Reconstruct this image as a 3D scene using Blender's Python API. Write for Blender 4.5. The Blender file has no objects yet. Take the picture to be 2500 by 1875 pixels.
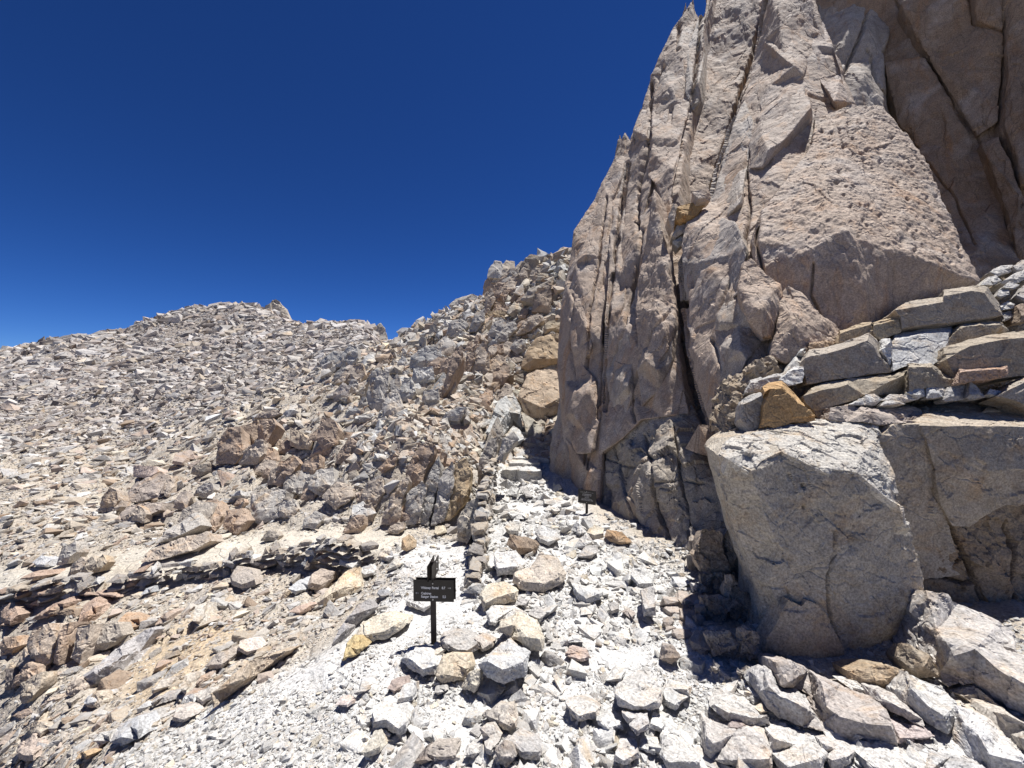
import bpy, math, random
import numpy as np
from mathutils import Vector, Matrix
from mathutils.geometry import delaunay_2d_cdt

# ------------------------------------------------------------------ camera, sky, sun, exposure
scene = bpy.context.scene
EYE, FPX = 1.65, 939.0                       # eye height; focal length in pixels of the 2500 px wide photograph
cam_d = bpy.data.cameras.new('camera'); cam = bpy.data.objects.new('camera', cam_d)
scene.collection.objects.link(cam); scene.camera = cam
cam.location = (0, 0, EYE); cam.rotation_euler = (math.radians(90), 0, 0)
cam_d.sensor_width = 36.0; cam_d.lens = 36.0*FPX/2500.0
cam_d.clip_start = 0.05; cam_d.clip_end = 6000
SUN_EL, SUN_AZ = math.radians(71), math.radians(50)      # azimuth measured from +Y towards +X
world = bpy.data.worlds.new('World'); scene.world = world; world.use_nodes = True
wn = world.node_tree.nodes; wl = world.node_tree.links; wn.clear()
sky = wn.new('ShaderNodeTexSky'); sky.sky_type = 'NISHITA'; sky.sun_disc = False
sky.sun_elevation = SUN_EL; sky.sun_rotation = SUN_AZ
sky.altitude = 6000; sky.air_density = 1.18; sky.dust_density = 0.0; sky.ozone_density = 8.0
bg = wn.new('ShaderNodeBackground'); bg.inputs['Strength'].default_value = 0.05
wo = wn.new('ShaderNodeOutputWorld')
hs = wn.new('ShaderNodeHueSaturation'); hs.inputs['Hue'].default_value = 0.507; hs.inputs['Saturation'].default_value = 1.09; hs.inputs['Value'].default_value = .82   # deep high-altitude blue
gm = wn.new('ShaderNodeGamma'); gm.inputs[1].default_value = 1.27
wl.new(sky.outputs[0], gm.inputs[0]); wl.new(gm.outputs[0], hs.inputs['Color']); wl.new(hs.outputs[0], bg.inputs['Color']); wl.new(bg.outputs[0], wo.inputs['Surface'])
sd = bpy.data.lights.new('sun', 'SUN'); sd.energy = 4.9; sd.angle = math.radians(0.53); sd.color = (1.0, 0.975, 0.94)
sun = bpy.data.objects.new('sun', sd); scene.collection.objects.link(sun)
sdir = Vector((math.cos(SUN_EL)*math.sin(SUN_AZ), math.cos(SUN_EL)*math.cos(SUN_AZ), math.sin(SUN_EL)))
sun.rotation_euler = sdir.to_track_quat('Z', 'Y').to_euler(); sun.location = (20, 20, 60)
vs = scene.view_settings
vs.view_transform = 'Standard'; vs.look = 'None'; vs.exposure = 0.63; vs.gamma = 1.0; vs.use_curve_mapping = False
scene.cycles.max_bounces = 4; scene.cycles.diffuse_bounces = 2; scene.cycles.glossy_bounces = 2

# ------------------------------------------------------------------ numeric helpers
rng = np.random.default_rng(7)
COL = scene.collection
def at(px, py, d):
    return np.array([(px-1250)/FPX*d, d, EYE-(py-937.5)/FPX*d])
def _h(i, j, k, s):
    n = (i*374761393 + j*668265263 + k*2147483647 + s*1274126177) & 0xffffffff
    n = ((n ^ (n >> 13))*1274126177) & 0xffffffff
    n = ((n ^ (n >> 16))*2246822519) & 0xffffffff
    return n ^ (n >> 15)
_gt = np.random.default_rng(3).normal(size=(256, 3)); _gt /= np.linalg.norm(_gt, axis=1)[:, None]
def pn(p, s=0):
    f = np.floor(p); i = f.astype(np.int64); t = p-f; w = t*t*t*(t*(t*6-15)+10)
    r = 0
    for a in (0, 1):
        wx = w[:, 0] if a else 1-w[:, 0]
        for b in (0, 1):
            wy = w[:, 1] if b else 1-w[:, 1]
            for c in (0, 1):
                wz = w[:, 2] if c else 1-w[:, 2]
                g = _gt[_h(i[:, 0]+a, i[:, 1]+b, i[:, 2]+c, s) & 255]
                r = r + wx*wy*wz*(g[:, 0]*(t[:, 0]-a)+g[:, 1]*(t[:, 1]-b)+g[:, 2]*(t[:, 2]-c))
    return r*1.6
def fbm(p, o=4, s=0, gain=.5):
    r = 0; a = 1.0
    for k in range(o):
        r = r + a*pn(p, s+k*17); p = p*2.03+5.1; a *= gain
    return r
def ridged(p, o=3, s=0):
    r = 0; a = 1.0
    for k in range(o):
        r = r + a*(1-2*np.abs(pn(p, s+k*13))); p = p*2.1+3.3; a *= .5
    return r*.6
def facet(p, s=0):
    """cellular noise: every cell is its own little tilted plane, as on broken rock"""
    f = np.floor(p).astype(np.int64); best = np.full(len(p), 9.0); out = np.zeros(len(p))
    for a in (-1, 0, 1):
        for b in (-1, 0, 1):
            for c in (-1, 0, 1):
                I = f[:, 0]+a; J = f[:, 1]+b; K = f[:, 2]+c
                h = _h(I, J, K, s)
                q = np.stack([I+(h & 1023)/1023., J+((h >> 10) & 1023)/1023., K+((h >> 20) & 1023)/1023.], 1)
                dv = p-q; d = (dv*dv).sum(1)
                g = _gt[(h >> 7) & 255]; m = d < best
                val = ((h >> 3) & 255)/255.-.5 + .9*(dv*g).sum(1)
                out = np.where(m, val, out); best = np.where(m, d, best)
    return out
def refine(V, F, L, it=12, Lf=None):
    """split every edge longer than L (conforming triangle subdivision)"""
    for _ in range(it):
        E = np.concatenate([F[:, [0, 1]], F[:, [1, 2]], F[:, [2, 0]]]); E.sort(1)
        key = E[:, 0].astype(np.int64)*len(V)+E[:, 1]
        uk, inv = np.unique(key, return_inverse=True)
        a = uk//len(V); b = uk % len(V)
        mid = (V[a]+V[b])*.5
        ln = np.linalg.norm(V[a, :3]-V[b, :3], axis=1)
        lim = L if Lf is None else Lf(mid)
        if V.shape[1] > 3:      # hidden backs and what lies outside the view stay coarse
            qx = np.abs(mid[:, 0]/np.maximum(mid[:, 1], .3)); qz = np.abs(mid[:, 2]-EYE)/np.maximum(mid[:, 1], .3)
            lim = lim*(1+5*mid[:, 3])*np.where((qx > 1.42) | (qz > 1.08), 4, 1)
        sp = ln > lim
        if not sp.any(): break
        idx = np.full(len(uk), -1); idx[sp] = np.arange(sp.sum())+len(V)
        V = np.concatenate([V, mid[sp]])
        n = len(F); M = idx[inv].reshape(3, n).T
        has = M >= 0; c = has.sum(1); out = [F[c == 0]]
        for k in range(3):
            m = (c == 1) & has[:, k]
            if m.any():
                A, B, Cc = F[m, k], F[m, (k+1) % 3], F[m, (k+2) % 3]; x = M[m, k]
                out += [np.stack([A, x, Cc], 1), np.stack([x, B, Cc], 1)]
            m = (c == 2) & ~has[:, k]
            if m.any():
                A, B, Cc = F[m, k], F[m, (k+1) % 3], F[m, (k+2) % 3]
                x, y = M[m, (k+1) % 3], M[m, (k+2) % 3]
                out += [np.stack([A, B, x], 1), np.stack([A, x, y], 1), np.stack([y, x, Cc], 1)]
        m = c == 3
        if m.any():
            A, B, Cc = F[m, 0], F[m, 1], F[m, 2]; x, y, z = M[m, 0], M[m, 1], M[m, 2]
            out += [np.stack([A, x, z], 1), np.stack([x, B, y], 1), np.stack([z, y, Cc], 1), np.stack([x, y, z], 1)]
        F = np.concatenate(out)
    return V, F
def vnormals(V, F):
    n = np.cross(V[F[:, 1]]-V[F[:, 0]], V[F[:, 2]]-V[F[:, 0]])
    N = np.zeros_like(V)
    for k in range(3): np.add.at(N, F[:, k], n)
    return N/np.maximum(np.linalg.norm(N, axis=1), 1e-9)[:, None]
def mk_mesh(name, V, F, mat, sharp=32):
    me = bpy.data.meshes.new(name)
    me.vertices.add(len(V)); me.vertices.foreach_set('co', np.ascontiguousarray(V, dtype=np.float32).ravel())
    nl = F.size; k = F.shape[1]
    me.loops.add(nl); me.loops.foreach_set('vertex_index', np.ascontiguousarray(F, dtype=np.int32).ravel())
    me.polygons.add(len(F)); me.polygons.foreach_set('loop_start', np.arange(0, nl, k, dtype=np.int32))
    me.polygons.foreach_set('use_smooth', np.ones(len(F), dtype=bool))
    me.update(calc_edges=True); me.validate()
    if sharp: me.set_sharp_from_angle(angle=math.radians(sharp))
    me.materials.append(mat)
    return me
def link(name, me, loc=(0, 0, 0), parent=None, color=None):
    o = bpy.data.objects.new(name, me); COL.objects.link(o); o.location = loc
    if parent is not None:
        o.parent = parent
        o.location = Vector(loc)-Vector(parent.location)
    if color is not None: o.color = (*color, 1)
    return o
def tag(o, label=None, cat=None, group=None, kind=None):
    if label: o['label'] = label
    if cat: o['category'] = cat
    if group: o['group'] = group
    if kind: o['kind'] = kind
    return o
def empty(name, loc):
    o = bpy.data.objects.new(name, None); COL.objects.link(o); o.location = loc; o.empty_display_size = .1
    return o
def inpoly(px, py, poly):
    r = np.zeros(len(px), bool); n = len(poly)
    for k in range(n):
        x0, y0 = poly[k]; x1, y1 = poly[(k+1) % n]
        c = ((y0 > py) != (y1 > py)) & (px < (x1-x0)*(py-y0)/((y1-y0) or 1e-9)+x0)
        r ^= c
    return r

# ------------------------------------------------------------------ materials
WHITE = (.54, .53, .505); GREY = (.41, .39, .365); TAN = (.45, .39, .315); PINK = (.40, .30, .235)
CREAM = (.55, .50, .41); RUST = (.48, .31, .15); DARK = (.25, .215, .19); BROWN = (.33, .255, .19); PALE = (.575, .56, .53)
OCHRE = (.48, .38, .21)
def rock_mat(name, src, fine=70., speck=.42, stain=.85, bump=.55, cliff=False, spec=.25):
    m = bpy.data.materials.new(name); m.use_nodes = True
    N = m.node_tree.nodes; K = m.node_tree.links; N.clear()
    def nd(t, **kw):
        n = N.new(t)
        for a, v in kw.items(): setattr(n, a, v)
        return n
    tc = nd('ShaderNodeTexCoord'); out = nd('ShaderNodeOutputMaterial'); bs = nd('ShaderNodeBsdfPrincipled')
    bs.inputs['Roughness'].default_value = .82; bs.inputs['Specular IOR Level'].default_value = spec
    K.new(bs.outputs[0], out.inputs[0])
    if src == 'object':
        c = nd('ShaderNodeObjectInfo'); tint = c.outputs['Color']; rnd = c.outputs['Random']
    elif src == 'inst':
        c = nd('ShaderNodeAttribute', attribute_type='INSTANCER', attribute_name='tint'); tint = c.outputs['Color']
        rnd = nd('ShaderNodeObjectInfo').outputs['Random']
    else:
        c = nd('ShaderNodeAttribute', attribute_type='GEOMETRY', attribute_name='tint'); tint = c.outputs['Color']; rnd = None
    vec = tc.outputs['Object']
    if rnd is not None:
        ad = nd('ShaderNodeVectorMath', operation='MULTIPLY_ADD'); ad.inputs[1].default_value = (37, 91, 53)
        cb = nd('ShaderNodeCombineXYZ')
        for q in range(3): K.new(rnd, cb.inputs[q])
        K.new(cb.outputs[0], ad.inputs[0]); K.new(vec, ad.inputs[2]); vec = ad.outputs[0]
    def noise(scale, detail=3., rough=.6, v=vec, dist=0.):
        n = nd('ShaderNodeTexNoise'); n.inputs['Scale'].default_value = scale; n.inputs['Detail'].default_value = detail
        n.inputs['Roughness'].default_value = rough; n.inputs['Distortion'].default_value = dist
        K.new(v, n.inputs['Vector']); return n.outputs['Fac']
    def rng_(x, a, b, lo, hi):
        n = nd('ShaderNodeMapRange'); n.inputs['From Min'].default_value = a; n.inputs['From Max'].default_value = b
        n.inputs['To Min'].default_value = lo; n.inputs['To Max'].default_value = hi
        K.new(x, n.inputs['Value']); return n.outputs['Result']
    def mix(kind, f, A, B):
        n = nd('ShaderNodeMix', data_type='RGBA', blend_type=kind)
        if isinstance(f, float): n.inputs[0].default_value = f
        else: K.new(f, n.inputs[0])
        for s_, v_ in ((6, A), (7, B)):
            if isinstance(v_, tuple): n.inputs[s_].default_value = (*v_, 1)
            else: K.new(v_, n.inputs[s_])
        return n.outputs[2]
    nf = noise(fine, 2., .7); nm = noise(fine*.09, 4., .65, dist=.6); nb = noise(fine*.025, 3., .6, dist=.4)
    sv = vec
    if cliff:
        mp = nd('ShaderNodeMapping'); mp.inputs['Scale'].default_value = (1, 1, .22); mp.inputs['Rotation'].default_value = (.25, -.3, 0)
        K.new(vec, mp.inputs['Vector']); sv = mp.outputs[0]
    st = noise(fine*.045, 4., .7, sv, .8)
    col = tint
    # iron staining and weathered patches
    warm = mix('MULTIPLY', 1.0, col, (1.0, .80, .58) if not cliff else (1.06, .82, .60))
    col = mix('MIX', rng_(st, .52, .74, 0., stain), col, warm)
    pale = mix('MIX', 1.0, col, (.52, .48, .44)) if cliff else mix('MULTIPLY', 1.0, col, (.88, .885, .895))
    col = mix('MIX', rng_(nb, .50, .70, 0., .55 if not cliff else .45), col, pale)
    if not cliff and src == 'object':
        vn = noise(4.2, 5., .75, sv, 1.5)
        col = mix('MIX', rng_(vn, .54, .70, 0., .6), col, mix('MULTIPLY', 1.0, col, (.68, .55, .44)))
    if cliff:
        lich = noise(1.1, 5., .75)
        col = mix('MIX', rng_(lich, .66, .76, 0., .5), col, (.13, .12, .055))
        dk = noise(2.3, 4., .7, sv, 1.2)
        col = mix('MIX', rng_(dk, .58, .72, 0., .5), col, (.17, .125, .095))
    g = nd('ShaderNodeCombineColor')
    gv = rng_(nf, .30, .70, 1-speck, 1+speck*.7)
    for q in range(3): K.new(gv, g.inputs[q])
    col = mix('MULTIPLY', 1.0, col, g.outputs[0])
    g2 = nd('ShaderNodeCombineColor'); gv2 = rng_(nm, .30, .70, .82, 1.14)
    for q in range(3): K.new(gv2, g2.inputs[q])
    col = mix('MULTIPLY', 1.0, col, g2.outputs[0])
    K.new(col, bs.inputs['Base Color'])
    # relief
    hsum = nd('ShaderNodeMath', operation='MULTIPLY_ADD'); hsum.inputs[1].default_value = .25
    K.new(noise(fine*.55, 4., .75), hsum.inputs[0]); K.new(nm, hsum.inputs[2])
    vo = nd('ShaderNodeTexVoronoi', feature='DISTANCE_TO_EDGE'); vo.inputs['Scale'].default_value = fine*.035
    wv = nd('ShaderNodeVectorMath', operation='MULTIPLY_ADD'); wv.inputs[1].default_value = (.35, .35, .35)
    nz = nd('ShaderNodeTexNoise'); nz.inputs['Scale'].default_value = fine*.05; K.new(sv, nz.inputs['Vector'])
    K.new(nz.outputs['Color'], wv.inputs[0]); K.new(sv, wv.inputs[2]); K.new(wv.outputs[0], vo.inputs['Vector'])
    ck = rng_(vo.outputs['Distance'], 0., .03, -.35, 0.)
    h2 = nd('ShaderNodeMath', operation='ADD'); K.new(hsum.outputs[0], h2.inputs[0]); K.new(ck, h2.inputs[1])
    bp = nd('ShaderNodeBump'); bp.inputs['Strength'].default_value = bump; bp.inputs['Distance'].default_value = 2.2/fine
    K.new(h2.outputs[0], bp.inputs['Height']); K.new(bp.outputs[0], bs.inputs['Normal'])
    return m
M_ROCK = rock_mat('granite_rock', 'object', 75.)
M_INST = rock_mat('granite_rubble', 'inst', 14., speck=.3, bump=.3)
M_CLIFF = rock_mat('weathered_cliff_granite', 'object', 72., speck=.42, stain=.9, bump=.7, cliff=True)
M_GROUND = rock_mat('stony_ground', 'geometry', 60., speck=.4, stain=.2, bump=.8)
def plain(name, col, rough=.6, spec=.3, metal=0.):
    m = bpy.data.materials.new(name); m.use_nodes = True; N = m.node_tree.nodes; K = m.node_tree.links
    b = N['Principled BSDF']; b.inputs['Roughness'].default_value = rough; b.inputs['Specular IOR Level'].default_value = spec
    b.inputs['Metallic'].default_value = metal
    n = N.new('ShaderNodeTexNoise'); n.inputs['Scale'].default_value = 60.; n.inputs['Detail'].default_value = 4
    tc = N.new('ShaderNodeTexCoord'); K.new(tc.outputs['Object'], n.inputs['Vector'])
    r = N.new('ShaderNodeValToRGB'); r.color_ramp.elements[0].position = .3; r.color_ramp.elements[1].position = .75
    r.color_ramp.elements[0].color = (*[c*.75 for c in col], 1); r.color_ramp.elements[1].color = (*[min(1, c*1.3) for c in col], 1)
    K.new(n.outputs['Fac'], r.inputs[0]); K.new(r.outputs[0], b.inputs['Base Color'])
    return m

# ------------------------------------------------------------------ the ground (one real height field)
P_ = lambda d, py: EYE-(py-937.5)/FPX*d
def colm(near, vis, far):
    L = list(near)+[(d, P_(d, py)) for d, py in vis]+list(far)
    return L
def back(d, z): return [(d*1.12, z-.2), (d*1.4, z-2.5), (d*2.2, z-9), (d*4+40, min(z-25, -20)), (900, -60)]
cols = {
 -900: colm([(.5, -.5), (1.5, -1.4), (2.8, -2.0), (5, -2.3), (10, -2.6), (30, -.5), (70, 4), (120, 11)], [], back(120, 11)),
 -300: colm([(.5, -.2), (1.2, -.5), (2, -.85), (2.8, -1.1)], [(3.6, 1690), (4.3, 1560), (4.8, 1500), (5.6, 1380), (9, 1190), (14, 1100), (28, 1010), (60, 925), (110, 885)], back(110, 7.8)),
 0: colm([(.5, -.12), (1.2, -.32), (1.8, -.55)], [(2.4, 1875), (3.2, 1645), (3.75, 1520), (4.05, 1447), (4.5, 1392), (5.2, 1300), (9, 1150), (14, 1085), (28, 1000), (60, 915), (110, 858)], back(110, 10.9)),
 150: colm([(.5, -.06), (1.2, -.18), (1.7, -.3)], [(2.1, 1870), (2.9, 1650), (3.55, 1525), (4.05, 1420), (4.6, 1372), (5.4, 1285), (8, 1170), (12, 1095), (24, 1005), (52, 905), (105, 830)], back(105, 13.6)),
 300: colm([(.5, -.03), (1.2, -.08)], [(1.75, 1878), (2.1, 1805), (2.6, 1700), (3.1, 1600), (3.6, 1500), (4.0, 1435), (4.2, 1392), (4.7, 1345), (5.5, 1275), (7, 1200), (11, 1100), (20, 1010), (45, 910), (75, 850), (103, 806)], back(103, 16)),
 450: colm([(.5, 0), (1.2, -.03)], [(1.7, 1868), (2.1, 1760), (2.6, 1650), (3.1, 1560), (3.6, 1478), (4.05, 1425), (4.25, 1370), (4.7, 1328), (5.5, 1265), (6.5, 1180), (9, 1090), (15, 1010), (40, 905), (72, 835), (104, 752)], back(104, 22.2)),
 600: colm([(.5, 0), (1.2, 0), (1.75, -.02)], [(2.1, 1700), (2.5, 1620), (3.0, 1540), (3.5, 1470), (4.0, 1412), (4.3, 1352), (4.8, 1318), (5.3, 1278), (6, 1200), (7, 1120), (8.5, 1040), (10, 1010), (18, 950), (35, 890), (65, 820), (104, 737)], back(104, 23.8)),
 690: colm([(.5, 0), (1.2, 0), (1.75, 0)], [(2.2, 1660), (2.7, 1570), (3.2, 1490), (3.8, 1430), (4.15, 1395), (4.4, 1340), (4.9, 1305), (5.4, 1258), (6.2, 1165), (7.2, 1085), (8.8, 1012), (11, 978), (18, 930), (35, 878), (65, 812), (100, 770)], back(100, 19.4)),
 715: colm([(.5, 0), (1.2, 0), (1.75, 0)], [(2.3, 1640), (2.8, 1550), (3.3, 1475), (4.15, 1392), (4.4, 1338), (4.9, 1303), (5.4, 1252), (6.4, 1150), (7.4, 1072), (9, 1000), (12, 962), (18, 922), (35, 870), (70, 795), (85, 790)], back(85, 15)),
 800: colm([(.5, 0), (1.75, 0)], [(2.3, 1610), (2.9, 1510), (3.5, 1455), (4.0, 1400), (4.35, 1336), (4.9, 1300), (5.4, 1240), (6, 1140), (7.2, 1050), (9, 975), (12, 930), (18, 890), (37, 850), (72, 789)], back(74, 13)),
 900: colm([(.5, 0), (1.65, 0)], [(2.3, 1600), (2.9, 1495), (3.6, 1430), (4.3, 1340), (4.8, 1302), (5.2, 1262), (5.6, 1150), (6.2, 1080), (7.5, 1000), (9, 960), (12, 900), (18, 862), (40, 830), (70, 787)], back(72, 13)),
 942: colm([(.5, 0), (1.65, 0)], [(2.3, 1605), (2.9, 1485), (3.6, 1410), (4.3, 1336), (4.85, 1300), (5.2, 1268), (5.5, 1160), (6.1, 1075), (7.4, 1003), (9, 955), (12, 890), (18, 850), (40, 835), (70, 792)], back(72, 12.6)),
 962: colm([(.5, 0), (1.65, 0)], [(2.3, 1608), (3.0, 1466), (3.6, 1400), (4.3, 1334), (4.9, 1300), (5.15, 1280), (5.45, 1170), (6.0, 1068), (7.2, 1005), (9, 945), (12, 885), (18, 832)], back(18, 3.7)),
 1010: colm([(.5, 0), (1.65, 0)], [(2.4, 1583), (3.1, 1440), (3.7, 1380), (4.3, 1330), (4.9, 1298), (5.1, 1285), (5.4, 1180), (5.8, 1070), (7, 1010), (8.5, 950), (10, 900), (13, 850), (17, 806)], back(17, 4)),
 1100: colm([(.5, 0), (1.65, 0)], [(2.5, 1558), (3.1, 1447), (4.2, 1352), (5.0, 1300), (5.3, 1260), (5.6, 1150), (6.2, 1075), (7.5, 1005), (9, 930), (11, 855), (13, 800), (16, 756)], back(16, 4.7)),
 1180: colm([(.5, 0), (1.65, 0)], [(2.5, 1557), (3.2, 1424), (4.2, 1330), (5.0, 1262), (5.6, 1222), (6.3, 1155), (7, 1060), (8.5, 955), (10, 875), (12, 795), (15, 724)], back(15, 5)),
 1250: colm([(.5, 0), (2.5, 0), (3.35, 0)], [(4.4, 1300), (5.6, 1215), (6.2, 1172), (7.3, 1110), (8.4, 1045), (9.2, 990), (10, 905), (11.5, 822), (13, 745), (14.5, 674)], back(14.5, 5.7)),
 1340: colm([(.5, 0), (2.5, 0), (3.35, 0)], [(4.4, 1300), (5.5, 1222), (6.2, 1168), (7.0, 1115), (8.6, 1043), (9.3, 1022), (10.3, 870), (12, 740), (13.8, 614)], back(13.8, 6.3)),
 1400: colm([(.5, 0), (2.5, 0), (3.35, 0)], [(4.8, 1262), (6, 1182), (8, 1065), (10, 920), (12, 720), (13.5, 572)], back(13.5, 6.8)),
 1600: colm([(.5, 0), (2.5, 0), (3.35, 0), (6, .1), (9, .5), (12, 3)], [], back(12, 3)),
 1900: colm([(.5, 0), (1.65, .02), (2.3, .0), (3, .05), (6, .3), (9, 1)], [], back(9, 1)),
 2250: colm([(.5, .02), (1.2, .05), (1.65, .10), (2.1, .06), (2.6, .08), (4, .4), (7, 1.2)], [], back(7, 1.2)),
 2500: colm([(.5, .05), (1.0, .10), (1.5, .12), (2.0, .13), (3, .2), (7, 1.5)], [], back(7, 1.5)),
 3300: colm([(.5, .1), (1.0, .15), (2.0, .2), (3, .4), (7, 1.5)], [], back(7, 1.5)),
}
NU, ND = 480, 520
U0, U1, D0, D1 = -2.2, 2.1, math.log(.5), math.log(700.)
ug = np.linspace(U0, U1, NU); lg = np.linspace(D0, D1, ND)
cp = np.array(sorted(cols)); cu = (cp-1250)/FPX
tab = np.stack([np.interp(lg, np.log([a for a, _ in cols[k]]), [b for _, b in cols[k]]) for k in sorted(cols)])   # (ncol, ND)
Zg = np.stack([np.interp(ug, cu, tab[:, j]) for j in range(ND)], 1)      # (NU, ND)
def blur(A, n, ax):
    k = np.exp(-.5*(np.arange(-3*n, 3*n+1)/n)**2); k /= k.sum()
    return np.apply_along_axis(lambda v: np.convolve(np.pad(v, 3*n, mode='edge'), k, 'valid'), ax, A)
Zs = blur(blur(Zg, 3, 0), 3, 1)
Zs2 = blur(Zs, 4, 0)
Zg = Zs
def height(x, y):
    u = np.clip((x/y-U0)/(U1-U0)*(NU-1), 0, NU-1.001); l = np.clip((np.log(y)-D0)/(D1-D0)*(ND-1), 0, ND-1.001)
    i = u.astype(int); j = l.astype(int); a = u-i; b = l-j
    return Zg[i, j]*(1-a)*(1-b)+Zg[i+1, j]*a*(1-b)+Zg[i, j+1]*(1-a)*b+Zg[i+1, j+1]*a*b
def gz(x, y): return float(height(np.array([x]), np.array([y]))[0])
TRAIL = [(150, 1990), (300, 1850), (560, 1700), (760, 1590), (905, 1500), (985, 1410), (960, 1345), (1000, 1315), (1100, 1312), (1150, 1330), (1195, 1180), (1215, 1110), (1300, 1020), (1390, 1020),
         (1400, 1120), (1440, 1270), (1560, 1325), (1700, 1420), (1760, 1650), (1900, 1700), (2500, 1840), (2700, 1990)]
PATH = [(1000, 1350), (860, 1348), (700, 1362), (450, 1388), (300, 1408), (0, 1470), (-300, 1530), (-300, 1425), (0, 1388), (300, 1342), (500, 1318), (700, 1298), (860, 1288), (1000, 1290)]
SAND = [(290, 1690), (380, 1560), (480, 1500), (560, 1505), (600, 1530), (560, 1590), (440, 1680), (330, 1740)]
UU, LL = np.meshgrid(ug, lg, indexing='ij'); YY = np.exp(LL); XX = UU*YY
V = np.stack([XX.ravel(), YY.ravel(), Zg.ravel()], 1)
px = 1250+FPX*V[:, 0]/V[:, 1]; py = 937.5-FPX*(V[:, 2]-EYE)/V[:, 1]
w1 = fbm(V*np.array([1.1, 1.1, 1.1]), 3, 5)*40
tr = inpoly(px+w1, py+w1*.4, TRAIL); pa = inpoly(px, py+w1*.15, PATH) & (V[:, 1] > 3.3) & (V[:, 1] < 7)
nz = fbm(V*.9, 3, 60)
hill = np.array([.42, .37, .305])+np.clip(nz, -1, 1)[:, None]*np.array([.06, .06, .06])
grv = np.array([.56, .55, .53])+np.clip(nz, -1, 1)[:, None]*np.array([.03, .03, .035])
tint = np.where(tr[:, None], grv, hill); tint = np.where(pa[:, None], np.array([.53, .485, .41]), tint)
tint = np.where(inpoly(px+w1*.3, py, SAND)[:, None], np.array([.48, .385, .27]), tint)
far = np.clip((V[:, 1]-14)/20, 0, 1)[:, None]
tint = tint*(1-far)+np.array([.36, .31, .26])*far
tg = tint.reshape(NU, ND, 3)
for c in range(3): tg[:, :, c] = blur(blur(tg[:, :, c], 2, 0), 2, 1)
rough = np.where(tr | pa, .25, 1.0)
sc_ = np.clip(V[:, 1], .8, 60)
disp = rough*(facet(V*np.array([2.2, 2.2, 3.]), 9)*.05*np.clip(sc_/4, .4, 3)+fbm(V*1.3, 4, 33)*.035*np.clip(sc_/4, .5, 4))+fbm(V*9, 3, 71)*.008
rib = np.clip((V[:, 1]-4.8)/1.5, 0, 1)*np.clip((22-V[:, 1])/8, 0, 1)*np.clip((px-420)/150, 0, 1)*np.where(tr | pa, 0, 1)
disp += rib*facet(V*np.array([.9, .9, 1.2]), 15)*.16      # bedrock ribs
V[:, 2] += np.where(V[:, 1] < 150, disp, 0)
Zg = V[:, 2].reshape(NU, ND).copy()
ii, jj = np.meshgrid(np.arange(NU-1), np.arange(ND-1), indexing='ij'); q = (ii*ND+jj).ravel()
F = np.stack([q, q+ND, q+ND+1, q+1], 1)
me = mk_mesh('ground', V, F, M_GROUND, sharp=0)
at_ = me.attributes.new('tint', 'FLOAT_COLOR', 'POINT')
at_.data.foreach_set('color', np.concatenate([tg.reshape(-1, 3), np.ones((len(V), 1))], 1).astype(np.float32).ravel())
ground = link('ground', me); tag(ground, kind='structure')
# land behind and round the photographer, out to the horizon
def sheet(name, pts, quads, col):
    m2 = mk_mesh(name, np.array(pts, float), np.array(quads), M_GROUND, sharp=0)
    a2 = m2.attributes.new('tint', 'FLOAT_COLOR', 'POINT')
    a2.data.foreach_set('color', np.tile(np.array([*col, 1], np.float32), len(pts)))
    return tag(link(name, m2), kind='structure')
xs = ug*.5; zs = Zg[:, 0]; n_ = len(xs)
rows = [(.5, 0, 1.), (-1., -.02, 2.), (-6., -.3, 6.), (-30., -6, 30.), (-300, -60, 300.)]
pts = []; quads = []
for r, (yy, dz, sx) in enumerate(rows):
    for k in range(0, n_, 13):
        pts.append((xs[k]*sx, yy, zs[k]+dz))
w_ = len(range(0, n_, 13))
for r in range(len(rows)-1):
    for k in range(w_-1): quads.append((r*w_+k, (r+1)*w_+k, (r+1)*w_+k+1, r*w_+k+1))
sheet('hillside', pts, quads, (.43, .38, .31))
sheet('valley_floor', [(-4000, -4000, -62), (4000, -4000, -62), (4000, 4000, -62), (-4000, 4000, -62)], [(0, 1, 2, 3)], (.30, .29, .27))

DD = np.exp(np.linspace(math.log(.9), math.log(160), 1400))
def gdep(px, py):
    """distance at which the line of sight meets the ground"""
    u = (px-1250)/FPX; v = (py-937.5)/FPX
    h = height(u*DD, DD); m = EYE-v*DD <= h
    return float(DD[np.argmax(m)]) if m.any() else 100.

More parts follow.
